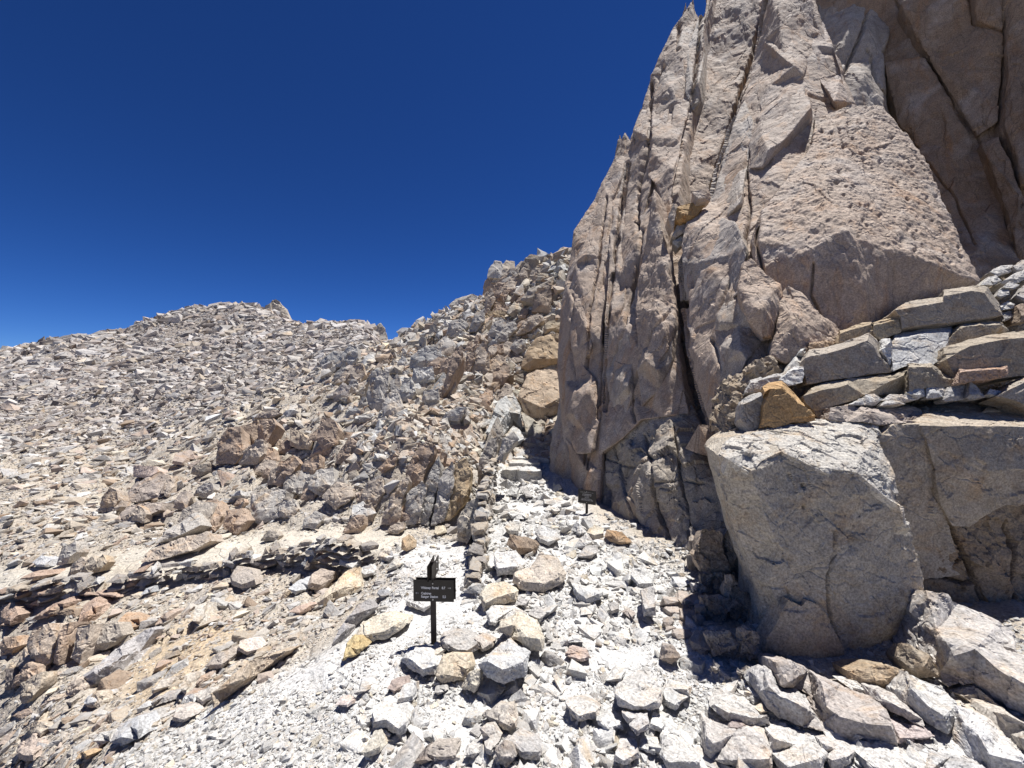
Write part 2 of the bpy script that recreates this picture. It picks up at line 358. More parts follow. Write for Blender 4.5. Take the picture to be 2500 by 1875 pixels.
# ------------------------------------------------------------------ solids built from outlines, each at its own distance and with its own thickness
def cdt(P2, n):
    vs_ = [Vector(p) for p in P2]; ed = [(k, (k+1) % n) for k in range(n)]
    ov, oe, of, oi, _, _ = delaunay_2d_cdt(vs_, ed, [], 1, 1e-6)
    mp = [oi[k][0] if oi[k] else -1 for k in range(len(ov))]
    return [tuple(mp[i] for i in f) for f in of if all(mp[i] >= 0 for i in f)]
def solid(pts, inner=(), ext=(0, .5, 0), shrink=.85):
    n = len(pts)
    P = [at(*p) for p in pts]; I = [at(*p) for p in inner]
    f1 = cdt([(p[0], -p[1]) for p in list(pts)+list(inner)], n)
    f2 = cdt([(p[0], -p[1]) for p in pts], n)
    Pa = np.array(P); c = Pa.mean(0)
    B = (Pa-c)*shrink+c+np.array(ext)
    V = np.concatenate([Pa, np.array(I).reshape(-1, 3), B]); o = n+len(I)
    F = []
    for f in f1:
        for k in range(1, len(f)-1): F.append((f[0], f[k], f[k+1]))
    for f in f2:
        for k in range(1, len(f)-1): F.append((o+f[0], o+f[k+1], o+f[k]))
    # outline direction so that the sides agree with the front
    E = set()
    for f in F[:]:
        for a, b in ((f[0], f[1]), (f[1], f[2]), (f[2], f[0])): E.add((a, b))
    for k in range(n):
        a, b = k, (k+1) % n
        if (a, b) in E: F += [(b, a, o+a), (b, o+a, o+b)]
        else: F += [(a, b, o+b), (a, o+b, o+a)]
    F = np.array(F)
    vol = np.einsum('ij,ij->i', V[F[:, 0]]-c, np.cross(V[F[:, 1]]-c, V[F[:, 2]]-c)).sum()
    if vol < 0: F = F[:, ::-1].copy()
    return np.concatenate([V, np.concatenate([np.zeros(o), np.ones(n)])[:, None]], 1), F
def carve(V, N, cracks):
    px = 1250+FPX*V[:, 0]/V[:, 1]; py = 937.5-FPX*(V[:, 2]-EYE)/V[:, 1]
    fr = (N*(V-np.array([0, 0, EYE]))).sum(1) < 0
    px = px+pn(V*5, 91)*3; py = py+pn(V*5, 92)*3
    out = np.zeros(len(V))
    for line, w, dep in cracks:
        best = np.full(len(V), 1e9)
        for (x0, y0), (x1, y1) in zip(line[:-1], line[1:]):
            dx, dy = x1-x0, y1-y0; t = np.clip(((px-x0)*dx+(py-y0)*dy)/(dx*dx+dy*dy), 0, 1)
            best = np.minimum(best, np.hypot(px-x0-t*dx, py-y0-t*dy))
        out = np.maximum(out, dep*np.exp(-(best/w)**2))
    return np.where(fr, out, 0)
def shape(V, F, L, amp=.03, freq=2., seed=0, fac=.5, warp=.5, ani=(1, 1, 1), cracks=(), Lf=None, rid=0., fine=.25, soft=0):
    V, F = refine(V, F, L, 14, Lf); V = V[:, :3]
    if soft:        # weather the creases
        a_ = np.concatenate([F[:, 0], F[:, 1], F[:, 2]]); b_ = np.concatenate([F[:, 1], F[:, 2], F[:, 0]]); cnt = np.maximum(np.bincount(a_, minlength=len(V)), 1)
        for _ in range(soft): V = V*.5+.5*np.stack([np.bincount(a_, V[b_, c], len(V))/cnt for c in range(3)], 1)
    a = np.array(ani)
    q = V*freq*a
    V = V+warp*amp*np.stack([fbm(q*.8+k*31.7, 3, seed+k) for k in range(3)], 1)
    N = vnormals(V, F); q = V*freq*a
    d = amp*(.5*fbm(q, 3, seed+5)+fac*1.2*facet(q*1.3, seed+9)+fac*.7*facet(q*3.3, seed+10))
    if rid: d = d+rid*amp*ridged(q*.9, 3, seed+21)
    if fine: d = d+fine*amp*fbm(q*7, 3, seed+30, .65)
    if cracks: d = d-carve(V, N, cracks)
    return V+N*d[:, None], F
def place(name, V, F, mat, parent=None, color=None, sharp=17):
    b = V.min(0); t = V.max(0); org = np.array([(b[0]+t[0])/2, (b[1]+t[1])/2, b[2]])
    return link(name, mk_mesh(name, V-org, F, mat, sharp), org, parent, color)
def cropf(x0, y0, s):
    return lambda pts: [(x0+p[0]/s, y0+p[1]/s, *p[2:]) for p in pts]
ID = cropf(0, 0, 1); C1 = cropf(0, 700, 2.458); C2 = cropf(0, 1275, 2.458); C3 = cropf(750, 550, 2.765); C4 = cropf(850, 1050, 2.765)
C5 = cropf(800, 1400, 2.458); C6 = cropf(1650, 1275, 2.602); C7 = cropf(1650, 600, 2.369); C8 = cropf(1350, 0, 1.9235); C9 = cropf(650, 1250, 5.53)
SEED = [100]; HERO = []
NOUN = (('boulder', 'boulder'), ('slab', 'rock_slab'), ('block', 'rock_block'), ('wedge', 'rock_wedge'), ('prism', 'rock_prism'), ('stone', 'stone'), ('chip', 'stone_chip'), ('rock', 'rock'))
def stone(name, cf, pts, d, col, label=None, cat='rock', tilt=.8, thick=.6, bulge=.22, low=.14, parent=None, amp=None, group=None, inner=None, mat=None, fac=.5, ext=None, bev=0, foot=None, ridge=False):
    """a loose stone: its outline, standing at depth d at its foot and sloping back by `tilt` towards its top"""
    SEED[0] += 7; s = SEED[0]
    P = cf(pts); xs = [p[0] for p in P]; ys = [p[1] for p in P]; yb = max(ys); h = yb-min(ys); w = max(xs)-min(xs)
    if foot is None: dep = lambda x, y: d+tilt*(yb-y)*d/FPX
    else:
        (xa, ya, da), (xb, ybb, db) = foot
        def dep(x, y):
            t = min(max((x-xa)/(xb-xa), -.3), 1.3); return da+(db-da)*t+tilt*(ya+(ybb-ya)*t-y)*d/FPX
    O = [(p[0], p[1], dep(p[0], p[1])) for p in P]
    cx = sum(xs)/len(xs); cy = sum(ys)/len(ys); m = min(w, h)*d/FPX
    if bev:
        up = [i for i, p in enumerate(P) if p[1] < cy-.05*h]
        for i in up: O[i] = (O[i][0], O[i][1], O[i][2]+bev)
        I = [(cx+(P[i][0]-cx)*.94, P[i][1]+.13*h, dep(P[i][0], P[i][1]+.13*h)-.01) for i in up]
        I = [p for p in I if inpoly(np.array([p[0]]), np.array([p[1]]), [(p2[0], p2[1]) for p2 in P])[0]]
    elif ridge:
        r = random.Random(s); fh = h*r.uniform(.16, .32)
        lo = [i for i, p in enumerate(P) if p[1] > cy+.02*h or p[0] < cx-.34*w]
        flat_ = lambda x, y, t: dep(x, y+fh)+t*(dep(x, y)-dep(x, y+fh))
        for i in range(len(P)):
            if i not in lo: O[i] = (P[i][0], P[i][1], dep(P[i][0], P[i][1])+.25*tilt*h*d/FPX)
        I = [(cx+(P[i][0]-cx)*.88, P[i][1]-(fh if P[i][1] > cy else fh*.25), dep(P[i][0], P[i][1])-.015*m) for i in lo]
        I += [(cx+w*r.uniform(-.12, .12), cy-h*r.uniform(.1, .2), dep(cx, cy-.15*h)+.1*tilt*h*d/FPX-.06*m)]
        pl_ = [(p2[0], p2[1]) for p2 in P]; I = [p for p in I if inpoly(np.array([p[0]]), np.array([p[1]]), pl_)[0]]
    elif inner is None:
        r = random.Random(s)
        I = [(cx-w*r.uniform(.12, .22), cy+h*(low+r.uniform(-.06, .06))), (cx+w*r.uniform(.12, .22), cy+h*(low+r.uniform(-.06, .06))), (cx+w*r.uniform(-.1, .1), cy-h*r.uniform(.12, .2))]
        B = [bulge, bulge*r.uniform(.7, 1.1), bulge*.55]
        I = [(x, y, dep(x, y)-b*m) for (x, y), b in zip(I, B)]
        poly = [(p[0], p[1]) for p in P]
        I = [p for p in I if inpoly(np.array([p[0]]), np.array([p[1]]), poly)[0]]
    else:
        I = [(x, y, dd) for x, y, dd in cf(inner)]
    HERO.append(([(p[0], p[1]) for p in P], d, label))
    size = max(w, h)*d/FPX
    e = ext if ext is not None else (0.02, thick*size*.9, -thick*size*.35)
    V, F = solid(O, I, e, .8)
    V, F = shape(V, F, max(.0055*d, size/38), amp if amp is not None else .04*m+.003, 1.6/max(m, .03)*.8, s, fac=fac, warp=.6)
    if label:
        hit = [(label.split().index(w), k2) for w, k2 in NOUN if w in label.split()]
        if hit: name = min(hit)[1]
    o = place(name, V, F, mat or M_ROCK, parent, col)
    if label: tag(o, label, cat, group)
    return o

# ------------------------------------------------------------------ the cliff
CLB = (.43, .335, .26); CLG = (.43, .37, .31)
cliff = empty('cliff', (2.2, 5.5, 0)); tag(cliff, kind='structure')
CR = [([(1530, 420), (1512, 560), (1490, 720), (1474, 870), (1468, 980)], 5, .16),
      ([(1568, 560), (1545, 720), (1520, 800), (1490, 900), (1478, 1000)], 4, .12),
      ([(1600, 640), (1592, 720), (1596, 800), (1580, 900)], 3, .07),
      ([(1462, 1000), (1450, 1080), (1425, 1180)], 2.2, .06), ([(1436, 1060), (1424, 1160), (1420, 1230)], 2.5, .07),
      ([(1400, 720), (1395, 850), (1410, 980)], 3, .04), ([(1440, 560), (1428, 700), (1440, 840)], 3, .05),
      ([(1620, 160), (1600, 300), (1570, 420)], 4, .1), ([(1660, 60), (1650, 180), (1630, 330)], 4, .12),
      ([(1560, 900), (1540, 960), (1548, 1030)], 3, .08)]
CRG = [([(1645, 480), (1660, 400), (1690, 250), (1705, 130), (1714, 30)], 4, .2), ([(1700, 520), (1735, 470), (1775, 330), (1810, 220), (1838, 130), (1868, 0)], 4, .2), ([(1646, 480), (1655, 640), (1664, 760), (1690, 930), (1727, 1060), (1767, 1180), (1797, 1290)], 5, .5),
       ([(1590, 200), (1585, 330), (1560, 460), (1555, 560)], 3.5, .15), ([(1480, 480), (1462, 640), (1440, 760), (1432, 900)], 2.6, .08), ([(1535, 400), (1512, 540), (1492, 700), (1474, 870), (1462, 1020)], 4, .2)]
PITS = [(2080, 339, 3.2), (2049, 325, 3.2), (2339, 604, 4.0), (2074, 504, 2.9), (2056, 340, 2.7), (2342, 615, 4.1), (2108, 538, 4.0), (2315, 634, 2.4), (2220, 555, 3.4), (2058, 480, 2.4), (2345, 629, 3.5), (2147, 528, 3.2), (2051, 416, 4.2), (2006, 318, 3.7), (2097, 503, 3.3), (2064, 457, 2.7), (2230, 405, 3.1), (2028, 323, 2.7), (2281, 534, 2.8), (2116, 367, 3.3), (2101, 373, 3.3), (2042, 445, 4.5), (2116, 304, 2.3), (2128, 410, 2.4), (2069, 323, 2.3), (2047, 316, 3.4), (2082, 456, 2.3), (2150, 394, 4.3), (2082, 379, 2.8), (2239, 601, 4.0), (2178, 335, 2.7), (2322, 642, 4.4), (2118, 550, 4.1), (2234, 610, 3.5), (2239, 561, 2.8), (2206, 584, 4.4), (2073, 301, 4.4), (2284, 479, 3.5), (2216, 486, 4.3), (2308, 614, 2.4), (2196, 445, 4.1), (2108, 389, 3.4), (2057, 357, 3.4), (2119, 506, 4.4), (2108, 507, 3.4), (2262, 484, 2.4)]
CRW = [([(1500, 1090), (1520, 1180), (1560, 1300)], 2.5, .05), ([(1570, 1060), (1590, 1150), (1600, 1240), (1640, 1350)], 3, .07), ([(1480, 1120), (1540, 1140), (1600, 1110), (1690, 1090)], 2.2, .04),
       ([(1645, 1040), (1660, 1150), (1680, 1290), (1700, 1400)], 2.5, .06), ([(1600, 1180), (1660, 1170), (1720, 1180)], 2.2, .04), ([(1470, 1090), (1475, 1180), (1490, 1260)], 3, .06)]
LFC = lambda m: .0062*np.clip(m[:, 1], 2, 20)
def lean(p, k): return (p[0], p[1], p[2]*(1+k*max(0, 850-p[1])/850))
SURF = []
def cliff_part(name, pts, inner, ext, seed, amp=.045, freq=1.1, col=CLB, cracks=(), ani=(1, 1, .32), shrink=.9, fac=.3, rid=.2, k=1., fine=.22, lab=None, ln=.2, soft=3):
    pts = [lean(p, ln) for p in pts]; inner = [lean(p, ln) for p in inner]
    if name == 'buttress': SURF.extend(pts+inner)
    V, F = solid(pts, inner, ext, shrink)
    V, F = shape(V, F, .05, amp, freq, seed, fac=fac, warp=1.1, ani=ani, cracks=list(cracks)+(CRG if name != 'bulge' else []), Lf=lambda m: k*.0062*np.clip(m[:, 1], 2, 20), rid=rid, fine=fine, soft=soft)
    o = place(name, V, F, M_CLIFF, cliff, col, sharp=24)
    if lab: o['label'] = lab
    return o
cliff_part('buttress', [(1378, 690, 7.6), (1400, 562, 8.0), (1428, 520, 8.2), (1450, 490, 8.3), (1470, 440, 8.4), (1490, 400, 8.5), (1512, 345, 8.6), (1523, 322, 8.6), (1535, 345, 8.5), (1548, 350, 8.4), (1530, 440, 8.0), (1514, 560, 7.3), (1494, 700, 6.7), (1479, 850, 6.2), (1470, 1000, 5.8), (1465, 1150, 5.5), (1464, 1266, 5.28), (1424, 1236, 5.6), (1400, 1180, 6.0), (1375, 1060, 6.5), (1364, 900, 7.0), (1368, 780, 7.3)],
           [(1430, 800, 6.3), (1425, 1000, 5.95), (1440, 620, 7.2), (1490, 480, 7.9), (1432, 1150, 5.6), (1400, 900, 6.5)], (1.6, 1.8, -.1), 11, cracks=CR, k=.78, lab='tan leftmost buttress rising beside the stone steps')
cliff_part('buttress', [(1538, 345, 8.6), (1562, 270, 8.8), (1578, 215, 8.95), (1590, 180, 9.0), (1618, 120, 9.2), (1640, 80, 9.3), (1668, 30, 9.5), (1685, 3, 9.6), (1694, 40, 9.5), (1704, 50, 9.5), (1722, 35, 9.5), (1735, -10, 9.6), (1745, -60, 9.7), (1712, 120, 8.7), (1696, 230, 8.1), (1668, 330, 7.4), (1648, 440, 6.6), (1640, 560, 6.05), (1646, 700, 5.55), (1655, 830, 5.15), (1670, 930, 4.85), (1683, 1006, 4.6), (1620, 1022, 4.8), (1564, 1030, 5.0), (1500, 1085, 5.3), (1462, 1110, 5.55), (1466, 1000, 5.85), (1475, 850, 6.25), (1490, 700, 6.75), (1510, 560, 7.35), (1525, 440, 8.05)],
           [(1580, 350, 7.7), (1560, 600, 6.3), (1530, 800, 5.8), (1600, 900, 5.05), (1640, 250, 8.2), (1600, 760, 5.6), (1540, 960, 5.4), (1660, 120, 8.8), (1610, 480, 6.8)], (1.7, 1.7, -.1), 23, cracks=CR, k=.8, lab='tan buttress with jagged spiky top left of the black crack')
cliff_part('flake', [(1597, 463, 6.15), (1612, 520, 5.95), (1632, 600, 5.65), (1640, 700, 5.3), (1643, 790, 5.05), (1632, 850, 4.95), (1600, 880, 5.0), (1562, 900, 5.25), (1548, 760, 5.7), (1572, 610, 6.0), (1586, 520, 6.1)],
           [(1605, 600, 5.75), (1600, 760, 5.25), (1622, 800, 5.0)], (.5, .7, 0), 31, amp=.05, freq=2.2, shrink=1., cracks=[([(1560, 880), (1600, 800), (1636, 760)], 3, .05)], lab='pointed triangular flake leaning beside the black crack')
cliff_part('wall', [(1452, 1268, 5.4), (1450, 1120, 5.8), (1500, 1060, 5.6), (1560, 1000, 5.3), (1640, 960, 5.0), (1690, 985, 4.72), (1715, 1080, 4.35), (1745, 1150, 3.98), (1770, 1230, 3.7), (1795, 1330, 3.45), (1810, 1480, 3.2), (1740, 1470, 3.3), (1680, 1400, 3.55), (1620, 1370, 3.85), (1560, 1340, 4.2), (1500, 1310, 4.8)],
           [(1600, 1150, 4.3), (1520, 1180, 5.0), (1680, 1220, 3.95), (1560, 1250, 4.4), (1640, 1100, 4.35)], (1.4, 1.3, 0), 41, amp=.045, freq=1.7, col=(.36, .315, .26), cracks=CRW, ani=(1, 1, .7), rid=.1, fac=1., lab='grey jointed lower wall behind the small sign')
cliff_part('slab', [(1700, 130, 9.3), (1740, -60, 10.1), (1880, -60, 9.0), (1845, 150, 8.3), (1785, 330, 7.5), (1740, 520, 6.9), (1650, 560, 7.0), (1650, 440, 7.3), (1690, 300, 8.2)], [(1760, 200, 8.5)], (1, 1.5, 0), 47, amp=.06, lab='dark slab recessed between two cracks')
cliff_part('buttress', [(1868, -60, 7.7), (1970, -60, 7.2), (2005, 40, 6.7), (2035, 120, 6.4), (2062, 190, 6.1), (2090, 250, 5.8), (2110, 330, 5.4), (2040, 480, 4.7), (1960, 560, 4.4), (1900, 640, 4.25), (1870, 700, 4.1), (1890, 800, 3.85), (1905, 890, 3.65), (1865, 960, 3.5), (1825, 1000, 3.45), (1828, 1060, 3.4), (1838, 1200, 3.25), (1806, 1300, 3.35), (1790, 1240, 3.5), (1760, 1120, 3.85), (1717, 1000, 4.2), (1687, 830, 4.72), (1672, 700, 5.15), (1666, 600, 5.45), (1676, 545, 5.6), (1735, 480, 6.0), (1782, 330, 6.65), (1840, 150, 7.4)],
           [(1800, 600, 4.65), (1755, 800, 4.35), (1880, 400, 5.2), (1930, 200, 6.1), (1785, 980, 3.7), (1720, 640, 4.9), (1830, 760, 4.05), (1810, 350, 6.1), (1900, 60, 6.9), (1820, 880, 3.75)], (1.5, 1.6, 0), 53, amp=.05,
           cracks=[([(1960, -20), (1985, 60), (2010, 110)], 4, .12), ([(1850, 300), (1820, 400), (1830, 520), (1815, 620)], 4, .1), ([(1805, 640), (1770, 720), (1760, 800)], 3, .07), ([(1740, 830), (1765, 900), (1775, 1000), (1790, 1080)], 4, .12), ([(1980, 230), (2020, 240), (2060, 265)], 4, .12), ([(1745, 640), (1700, 660), (1690, 700)], 3, .06)], lab='broad central buttress right of the black crack')
cliff_part('buttress', [(1990, 290, 5.25), (2060, 262, 5.2), (2150, 258, 5.1), (2215, 330, 4.75), (2275, 430, 4.35), (2335, 560, 3.9), (2388, 690, 3.5), (2340, 712, 3.58), (2200, 762, 3.65), (2060, 835, 3.65), (1975, 805, 3.8), (1905, 740, 3.9), (1845, 660, 4.0), (1832, 590, 4.1), (1855, 520, 4.3), (1930, 420, 4.6), (1985, 350, 4.95)],
           [(2050, 565, 3.55), (2160, 605, 3.48), (2280, 648, 3.42), (2000, 470, 4.0), (1950, 620, 3.72), (1900, 600, 3.9), (2060, 380, 4.5), (2160, 450, 4.2), (2100, 700, 3.5)], (.9, 1.5, .1), 61, amp=.03, freq=1.5, shrink=.95, fac=.3, k=.75, fine=.5, ln=.27,
           cracks=[([(x, y), (x+2, y+1)], w, .045) for x, y, w in PITS]+[([(1850, 520), (1845, 600), (1860, 660)], 5, .1), ([(1985, 640), (1980, 720), (2010, 790)], 3, .04)], lab='pyramid shaped overhanging nose with pitted sunlit face')
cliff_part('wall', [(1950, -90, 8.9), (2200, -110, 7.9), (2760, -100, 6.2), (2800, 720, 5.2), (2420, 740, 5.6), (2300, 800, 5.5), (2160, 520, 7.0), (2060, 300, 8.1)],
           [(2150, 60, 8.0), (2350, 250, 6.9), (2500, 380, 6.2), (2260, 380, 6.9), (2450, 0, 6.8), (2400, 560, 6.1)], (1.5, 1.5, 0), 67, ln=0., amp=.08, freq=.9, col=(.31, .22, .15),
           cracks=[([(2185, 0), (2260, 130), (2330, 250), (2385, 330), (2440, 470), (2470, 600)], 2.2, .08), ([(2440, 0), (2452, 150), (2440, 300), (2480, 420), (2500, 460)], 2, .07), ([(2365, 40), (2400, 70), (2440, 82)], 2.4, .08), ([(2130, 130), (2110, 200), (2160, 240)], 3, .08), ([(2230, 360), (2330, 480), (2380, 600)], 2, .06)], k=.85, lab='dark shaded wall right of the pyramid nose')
cliff_part('bulge', C7([(375, 260, 3.85), (385, 90, 4.0), (420, 80, 3.95), (480, 140, 3.85), (590, 220, 3.75), (605, 300, 3.7), (590, 420, 3.65), (560, 530, 3.6), (500, 545, 3.6), (430, 430, 3.65), (385, 330, 3.75)]), C7([(500, 380, 3.52)]), (.4, .8, 0), 71, amp=.035, freq=2.5, k=.8)
cliff_part('bulge', C7([(585, 290, 3.75), (640, 235, 3.75), (720, 270, 3.7), (800, 380, 3.6), (920, 470, 3.55), (960, 540, 3.5), (780, 640, 3.4), (640, 680, 3.4), (550, 640, 3.5), (570, 450, 3.6)]), C7([(690, 470, 3.42)]), (.4, .8, 0), 73, amp=.035, freq=2.5, k=.8)
cliff_part('foot_slab', ID([(1340, 1155, 6.4), (1352, 1060, 6.8), (1368, 960, 7.1), (1400, 1000, 6.6), (1420, 1150, 6.0), (1432, 1240, 5.7), (1385, 1205, 6.0)]), [(1380, 1100, 6.3)], (.5, .8, 0), 79, amp=.04, freq=2.2, col=CLG)
cliff_part('buttress', [(1975, -70, 8.0), (2080, -75, 7.9), (2205, -70, 7.8), (2188, 40, 7.3), (2150, 130, 7.0), (2165, 262, 6.5), (2085, 270, 6.5), (2045, 160, 7.0), (2005, 60, 7.5)], [(2080, 60, 7.1), (2110, 180, 6.7), (2150, 0, 7.4)], (1.2, 1.2, 0), 69, amp=.06, col=CLG, ln=.12, cracks=[([(2130, -20), (2105, 80), (2060, 180)], 3, .12), ([(2120, 120), (2145, 200), (2170, 240)], 2.5, .08)], lab='grey buttress behind the top of the pyramid nose')
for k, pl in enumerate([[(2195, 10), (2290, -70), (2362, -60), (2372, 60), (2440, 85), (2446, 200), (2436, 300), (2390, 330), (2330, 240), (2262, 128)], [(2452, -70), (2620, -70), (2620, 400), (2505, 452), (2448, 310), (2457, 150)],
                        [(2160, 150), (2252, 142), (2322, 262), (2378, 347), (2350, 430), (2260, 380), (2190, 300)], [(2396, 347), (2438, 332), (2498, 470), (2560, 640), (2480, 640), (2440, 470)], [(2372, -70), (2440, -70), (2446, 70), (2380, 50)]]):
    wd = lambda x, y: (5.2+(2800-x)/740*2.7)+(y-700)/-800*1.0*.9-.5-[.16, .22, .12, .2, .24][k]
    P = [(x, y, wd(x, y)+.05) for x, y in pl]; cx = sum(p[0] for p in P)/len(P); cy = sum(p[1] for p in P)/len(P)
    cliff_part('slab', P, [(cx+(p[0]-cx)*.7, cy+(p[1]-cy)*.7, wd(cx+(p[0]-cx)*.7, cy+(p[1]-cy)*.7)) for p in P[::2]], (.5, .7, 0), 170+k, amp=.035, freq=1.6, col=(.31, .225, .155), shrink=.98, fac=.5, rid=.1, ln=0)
# lens shaped slabs leaning on the buttresses, split off along the joints
SA = np.array(SURF)
def on_face(x, y):
    w = 1/((SA[:, 0]-x)**2*1.6+(SA[:, 1]-y)**2+300)**1.6
    return float((SA[:, 2]*w).sum()/w.sum())
CU = cropf(1250, 0, 1.7696)
for k, (pl, off, col) in enumerate([
 ([(330, 1010), (400, 790), (450, 690), (488, 585), (498, 660), (470, 760), (440, 860), (415, 960), (400, 1120), (380, 1300), (340, 1500), (300, 1600), (250, 1500), (240, 1300), (270, 1140)], .10, CLB),
 ([(442, 880), (500, 690), (545, 745), (505, 860), (495, 1010), (500, 1190), (480, 1330), (440, 1480), (400, 1560), (398, 1400), (415, 1200), (425, 1000)], .14, (.40, .325, .265)),
 ([(590, 450), (650, 340), (700, 230), (738, 200), (740, 330), (780, 470), (740, 640), (702, 720), (696, 850), (655, 900), (620, 800), (560, 700), (545, 610)], .16, CLB),
 ([(640, 330), (690, 240), (735, 130), (775, 20), (792, 90), (775, 220), (740, 330), (700, 470), (640, 520), (610, 440)], .10, (.40, .33, .27)),
 ([(760, 200), (810, 60), (840, 80), (828, 250), (815, 420), (780, 480), (745, 400)], .14, CLG),
 ([(520, 560), (560, 470), (600, 480), (620, 640), (600, 800), (560, 960), (510, 1000), (500, 860), (545, 740)], .10, CLB),
 ([(560, 1440), (600, 1380), (650, 1400), (690, 1300), (700, 1440), (690, 1560), (640, 1680), (560, 1760), (540, 1600)], .13, (.39, .32, .26)),
 ([(400, 1600), (440, 1500), (500, 1440), (530, 1560), (520, 1700), (480, 1860), (430, 1800)], .10, CLG),
 ([(230, 1640), (300, 1560), (360, 1640), (380, 1800), (340, 1960), (270, 1960), (225, 1800)], .09, CLB),
 ([(1040, 330), (1090, 180), (1150, 20), (1200, -20), (1240, 100), (1290, 230), (1260, 330), (1150, 420), (1080, 480)], .14, CLB),
 ([(1240, 20), (1290, 0), (1350, 110), (1390, 200), (1430, 330), (1470, 440), (1390, 440), (1330, 330), (1280, 180)], .22, (.40, .32, .265)),
 ([(1030, 620), (1080, 480), (1180, 400), (1260, 370), (1290, 470), (1180, 600), (1080, 720), (1030, 730)], .20, (.39, .315, .255)),
 ([(880, 720), (930, 560), (1000, 430), (1040, 520), (1020, 720), (980, 880), (900, 960), (840, 900)], .10, CLG),
 ([(716, 1130), (770, 1000), (860, 940), (960, 950), (1010, 1060), (990, 1250), (900, 1330), (800, 1300), (720, 1300)], .12, (.41, .36, .315)),
 ([(730, 1330), (830, 1330), (850, 1500), (880, 1650), (920, 1840), (880, 2000), (830, 1800), (760, 1560)], .09, CLB),
 ([(850, 1330), (960, 1300), (1010, 1350), (1090, 1480), (1010, 1560), (980, 1640), (900, 1640), (860, 1480)], .14, CLG)]):
    P = [(x, y, on_face(x, y)-off*.7) for x, y in CU(pl)]
    cx = sum(p[0] for p in P)/len(P); cy = sum(p[1] for p in P)/len(P)
    inn = [(cx+(p[0]-cx)*.55, cy+(p[1]-cy)*.55, on_face(cx+(p[0]-cx)*.55, cy+(p[1]-cy)*.55)-off*1.05) for p in P[::2]]
    cliff_part('slab', P, inn, (.45, .5, 0), 130+k, amp=.022, freq=1.8, col=col, shrink=.98, fac=.3, rid=.1, ln=0, fine=.35)
# broken teeth on the skyline of the cliff
for k, (x, y, d, w, h) in enumerate([(1512, 352, 8.6, 10, 55), (1530, 350, 8.6, 9, 45), (1672, 40, 9.5, 12, 70), (1688, 20, 9.6, 9, 60), (1710, 60, 9.5, 14, 60), (1562, 285, 8.9, 9, 45), (1600, 190, 9.1, 9, 50), (1640, 100, 9.4, 10, 50), (1466, 470, 8.5, 8, 35), (1410, 566, 8.1, 9, 24)]):
    cliff_part('rock_tooth', [(x-w, y+h*.5, d), (x-w*.5, y-h*.1, d), (x+w*.2, y-h*.5, d), (x+w*.7, y, d), (x+w, y+h*.6, d)], [], (.15, .3, 0), 83+k, amp=.03, freq=5, k=.7, rid=0)
# chockstones in the crack
for pts, col in [([(1650, 540), (1655, 505), (1700, 490), (1722, 498), (1702, 530), (1660, 548)], (.42, .27, .12)), ([(1640, 575), (1655, 545), (1690, 540), (1700, 552), (1650, 580)], CLG), ([(1630, 530), (1645, 498), (1650, 520), (1645, 560)], CLG), ([(1642, 590), (1680, 565), (1690, 580), (1655, 605)], (.45, .42, .38)), ([(1690, 470), (1730, 455), (1735, 490), (1700, 495)], CLB)]:
    stone('chockstone', ID, pts, 6.0, col, parent=cliff, mat=M_CLIFF, tilt=.3)

# ------------------------------------------------------------------ the big squared boulder on the right
boulder = empty('boulder', (1.95, 2.6, -.1))
tag(boulder, 'huge squared tan boulder with sunlit rough top and shaded front face', 'boulder')
top = C7([(245, 1205), (300, 1130), (370, 1095), (500, 1078), (540, 1058), (680, 1035), (830, 1008), (1010, 1008), (1160, 1035), (1172, 1090), (1192, 1180), (1250, 1330), (1300, 1480)])
rgt = C6([(1470, 0), (1510, 80), (1538, 200), (1580, 420), (1592, 560), (1582, 660), (1560, 745), (1480, 800), (1400, 880)])
bot = C6([(1330, 915), (1200, 945), (1085, 990), (900, 1010), (700, 985), (530, 1010), (508, 830), (540, 700), (545, 500), (490, 350), (430, 180), (385, 20)])
dt = [2.5, 2.62, 2.7, 2.72, 2.8, 2.85, 2.9, 2.9, 2.85, 2.75, 2.65, 2.5, 2.45]
ol = [(x, y, d) for (x, y), d in zip(top, dt)]+[(x, y, 2.43) for x, y in rgt]+[(x, y, d) for (x, y), d in zip(bot, [2.4, 2.38, 2.36, 2.34, 2.33, 2.4, 2.42, 2.44, 2.47, 2.48, 2.48, 2.49])]
rdg = C7([(305, 1235, 2.4), (430, 1300, 2.36), (520, 1235, 2.4), (610, 1185, 2.44), (700, 1228, 2.4), (790, 1275, 2.37), (885, 1318, 2.36), (1000, 1300, 2.37), (1060, 1320, 2.36), (1140, 1400, 2.36), (1220, 1470, 2.36), (1300, 1560, 2.37)])
rdg += C6([(600, 400, 2.36), (900, 400, 2.34), (1300, 400, 2.35), (1480, 500, 2.37), (700, 700, 2.34), (1200, 800, 2.35), (640, 150, 2.36), (1000, 150, 2.35), (1350, 150, 2.36)])
Vb, Fb = solid(ol, rdg, (.15, .55, 0), .95)
Vb, Fb = shape(Vb, Fb, .016, .014, 3.2, 301, fac=.7, warp=1., cracks=[(C6([(1010, 60), (1000, 200), (957, 330), (970, 480), (990, 600), (1040, 760), (1085, 920)]), 2.6, .028), (C6([(545, 410), (700, 420), (720, 470)]), 2, .012), (C6([(1430, 680), (1480, 690), (1550, 705)]), 2.5, .02),
    (C7([(725, 1380), (740, 1400)]), 3.5, .03), (C7([(742, 1510), (748, 1520)]), 3.5, .03), (C7([(830, 1100), (860, 1200), (885, 1320)]), 2.5, .02), (C7([(620, 1190), (760, 1160), (880, 1150)]), 3, .018)], fine=.3)
place('block', Vb, Fb, M_ROCK, boulder, (.425, .38, .315))
